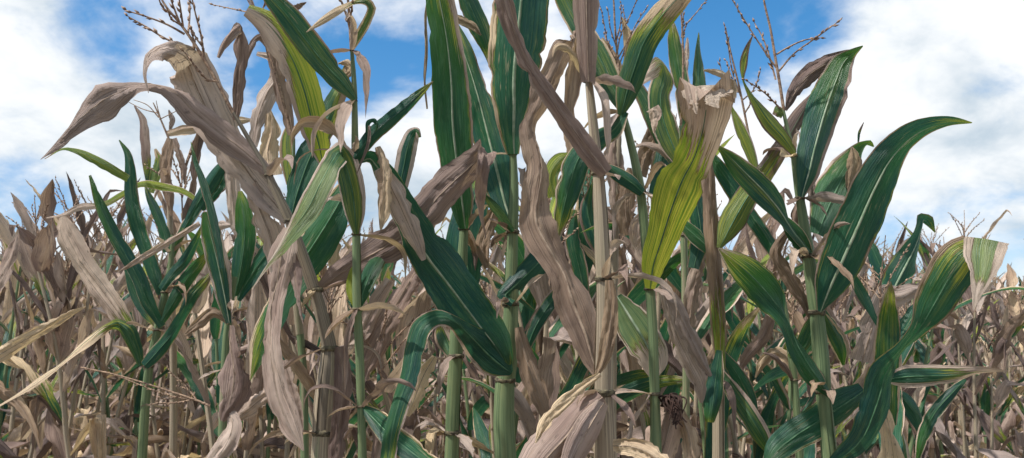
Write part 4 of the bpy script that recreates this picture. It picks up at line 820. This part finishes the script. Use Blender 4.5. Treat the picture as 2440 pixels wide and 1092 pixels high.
for q in near:
    y, x, px, top = q
    k = int(rng.integers(0, NPROTO)); g = k % 3 == 0
    if g and y > 2.9 and rng.uniform() < .4: k += 1; g = False
    if g and px < 900 and rng.uniform() < (.7 if px < 150 else .15): k += 1 + int(rng.integers(0, 2)); g = False
    e = bpy.data.objects.new('corn_plant', None); COL.objects.link(e); e.empty_display_size = .2
    e.location = (x, y, 0); e.rotation_euler = (rng.normal(0, .045), rng.normal(0, .045), rng.uniform(0, 6.28)); sc = min(rng.uniform(.95, 1.05), 2.16 / TOPZ[k]) if top > 2 else top / TOPZ[k]; e.scale = (max(sc, .9), max(sc, .9), sc)
    made.append((e, 'half-green corn plant' if g else 'withered corn plant', rank(y), zone(px), px))
    for nm, me in shared[k]: link(nm, me, e)
ORD = ['leftmost', 'second from left', 'third from left', 'fourth from left', 'fifth from left', 'sixth from left', 'seventh from left', 'eighth from left', 'ninth from left', 'tenth from left', 'eleventh from left', 'twelfth from left', 'thirteenth from left', 'fourteenth from left', 'fifteenth from left', 'sixteenth from left', 'seventeenth from left', 'eighteenth from left']
fam = {}
for m in made: fam.setdefault(m[1:4], []).append(m)
for (kind, rk, zn), ms in fam.items():
    ms.sort(key=lambda m: m[4])
    for n, m in enumerate(ms):
        e = m[0]; e['category'] = 'corn plant'; e['group'] = 'field corn, %s row %s' % (rk, zn)
        e['label'] = '%s of the %s row %s' % (kind, rk, zn) if len(ms) == 1 else '%s, %s of %s row %s' % (kind, ORD[min(n, len(ORD) - 1)], rk, zn)
# far rows: one mass, cheaper plants
poor = [prototype(300 + k, k % 3 == 0, False) for k in range(8)]
acc = {'leaf': [], 'stalk': [], 'tassel': []}
for q in spots:
    if q in near_set: continue
    y, x, px, top = q
    pr = poor[int(rng.integers(0, 8))]; a = rng.uniform(0, 6.28); sc = rng.uniform(.92, 1.08)
    Rm = np.array([[math.cos(a), -math.sin(a), 0], [math.sin(a), math.cos(a), 0], [0, 0, 1]]) * sc
    for (nm, V, Fc, luv, lpa, lpb, mat) in pr:
        acc[nm].append((V @ Rm.T + [x, y, 0], Fc, luv, lpa, lpb))
mats = {'leaf': M_LEAF, 'stalk': M_STALK, 'tassel': M_TASSEL}
root = None
for nm in ('leaf', 'stalk', 'tassel'):
    V, Fc = join([(a[0], a[1]) for a in acc[nm]])
    luv = lpa = lpb = None
    if nm != 'tassel':
        luv = np.vstack([a[2] for a in acc[nm]]); lpa = np.vstack([np.tile(a[3], (len(a[0]), 1)) for a in acc[nm]])
        if nm == 'leaf': lpb = np.vstack([np.tile(a[4] + np.array([0, rng.normal(0, .15), 0]), (len(a[0]), 1)) for a in acc[nm]])
    if root is None:
        root = link('distant_corn', mesh_from('distant_corn', V, Fc, luv, lpa, lpb, mats[nm]))
        root['label'] = 'mass of dried corn in the distant rows of the field'; root['category'] = 'corn'; root['kind'] = 'stuff'
    else:
        o = link({'stalk': 'stalks', 'tassel': 'tassels'}[nm], mesh_from(nm, V, Fc, luv, lpa, lpb, mats[nm]), root); o['kind'] = 'stuff'
print('near', len(near), 'far', len(spots) - len(near), 'last near y', near[-1][0])
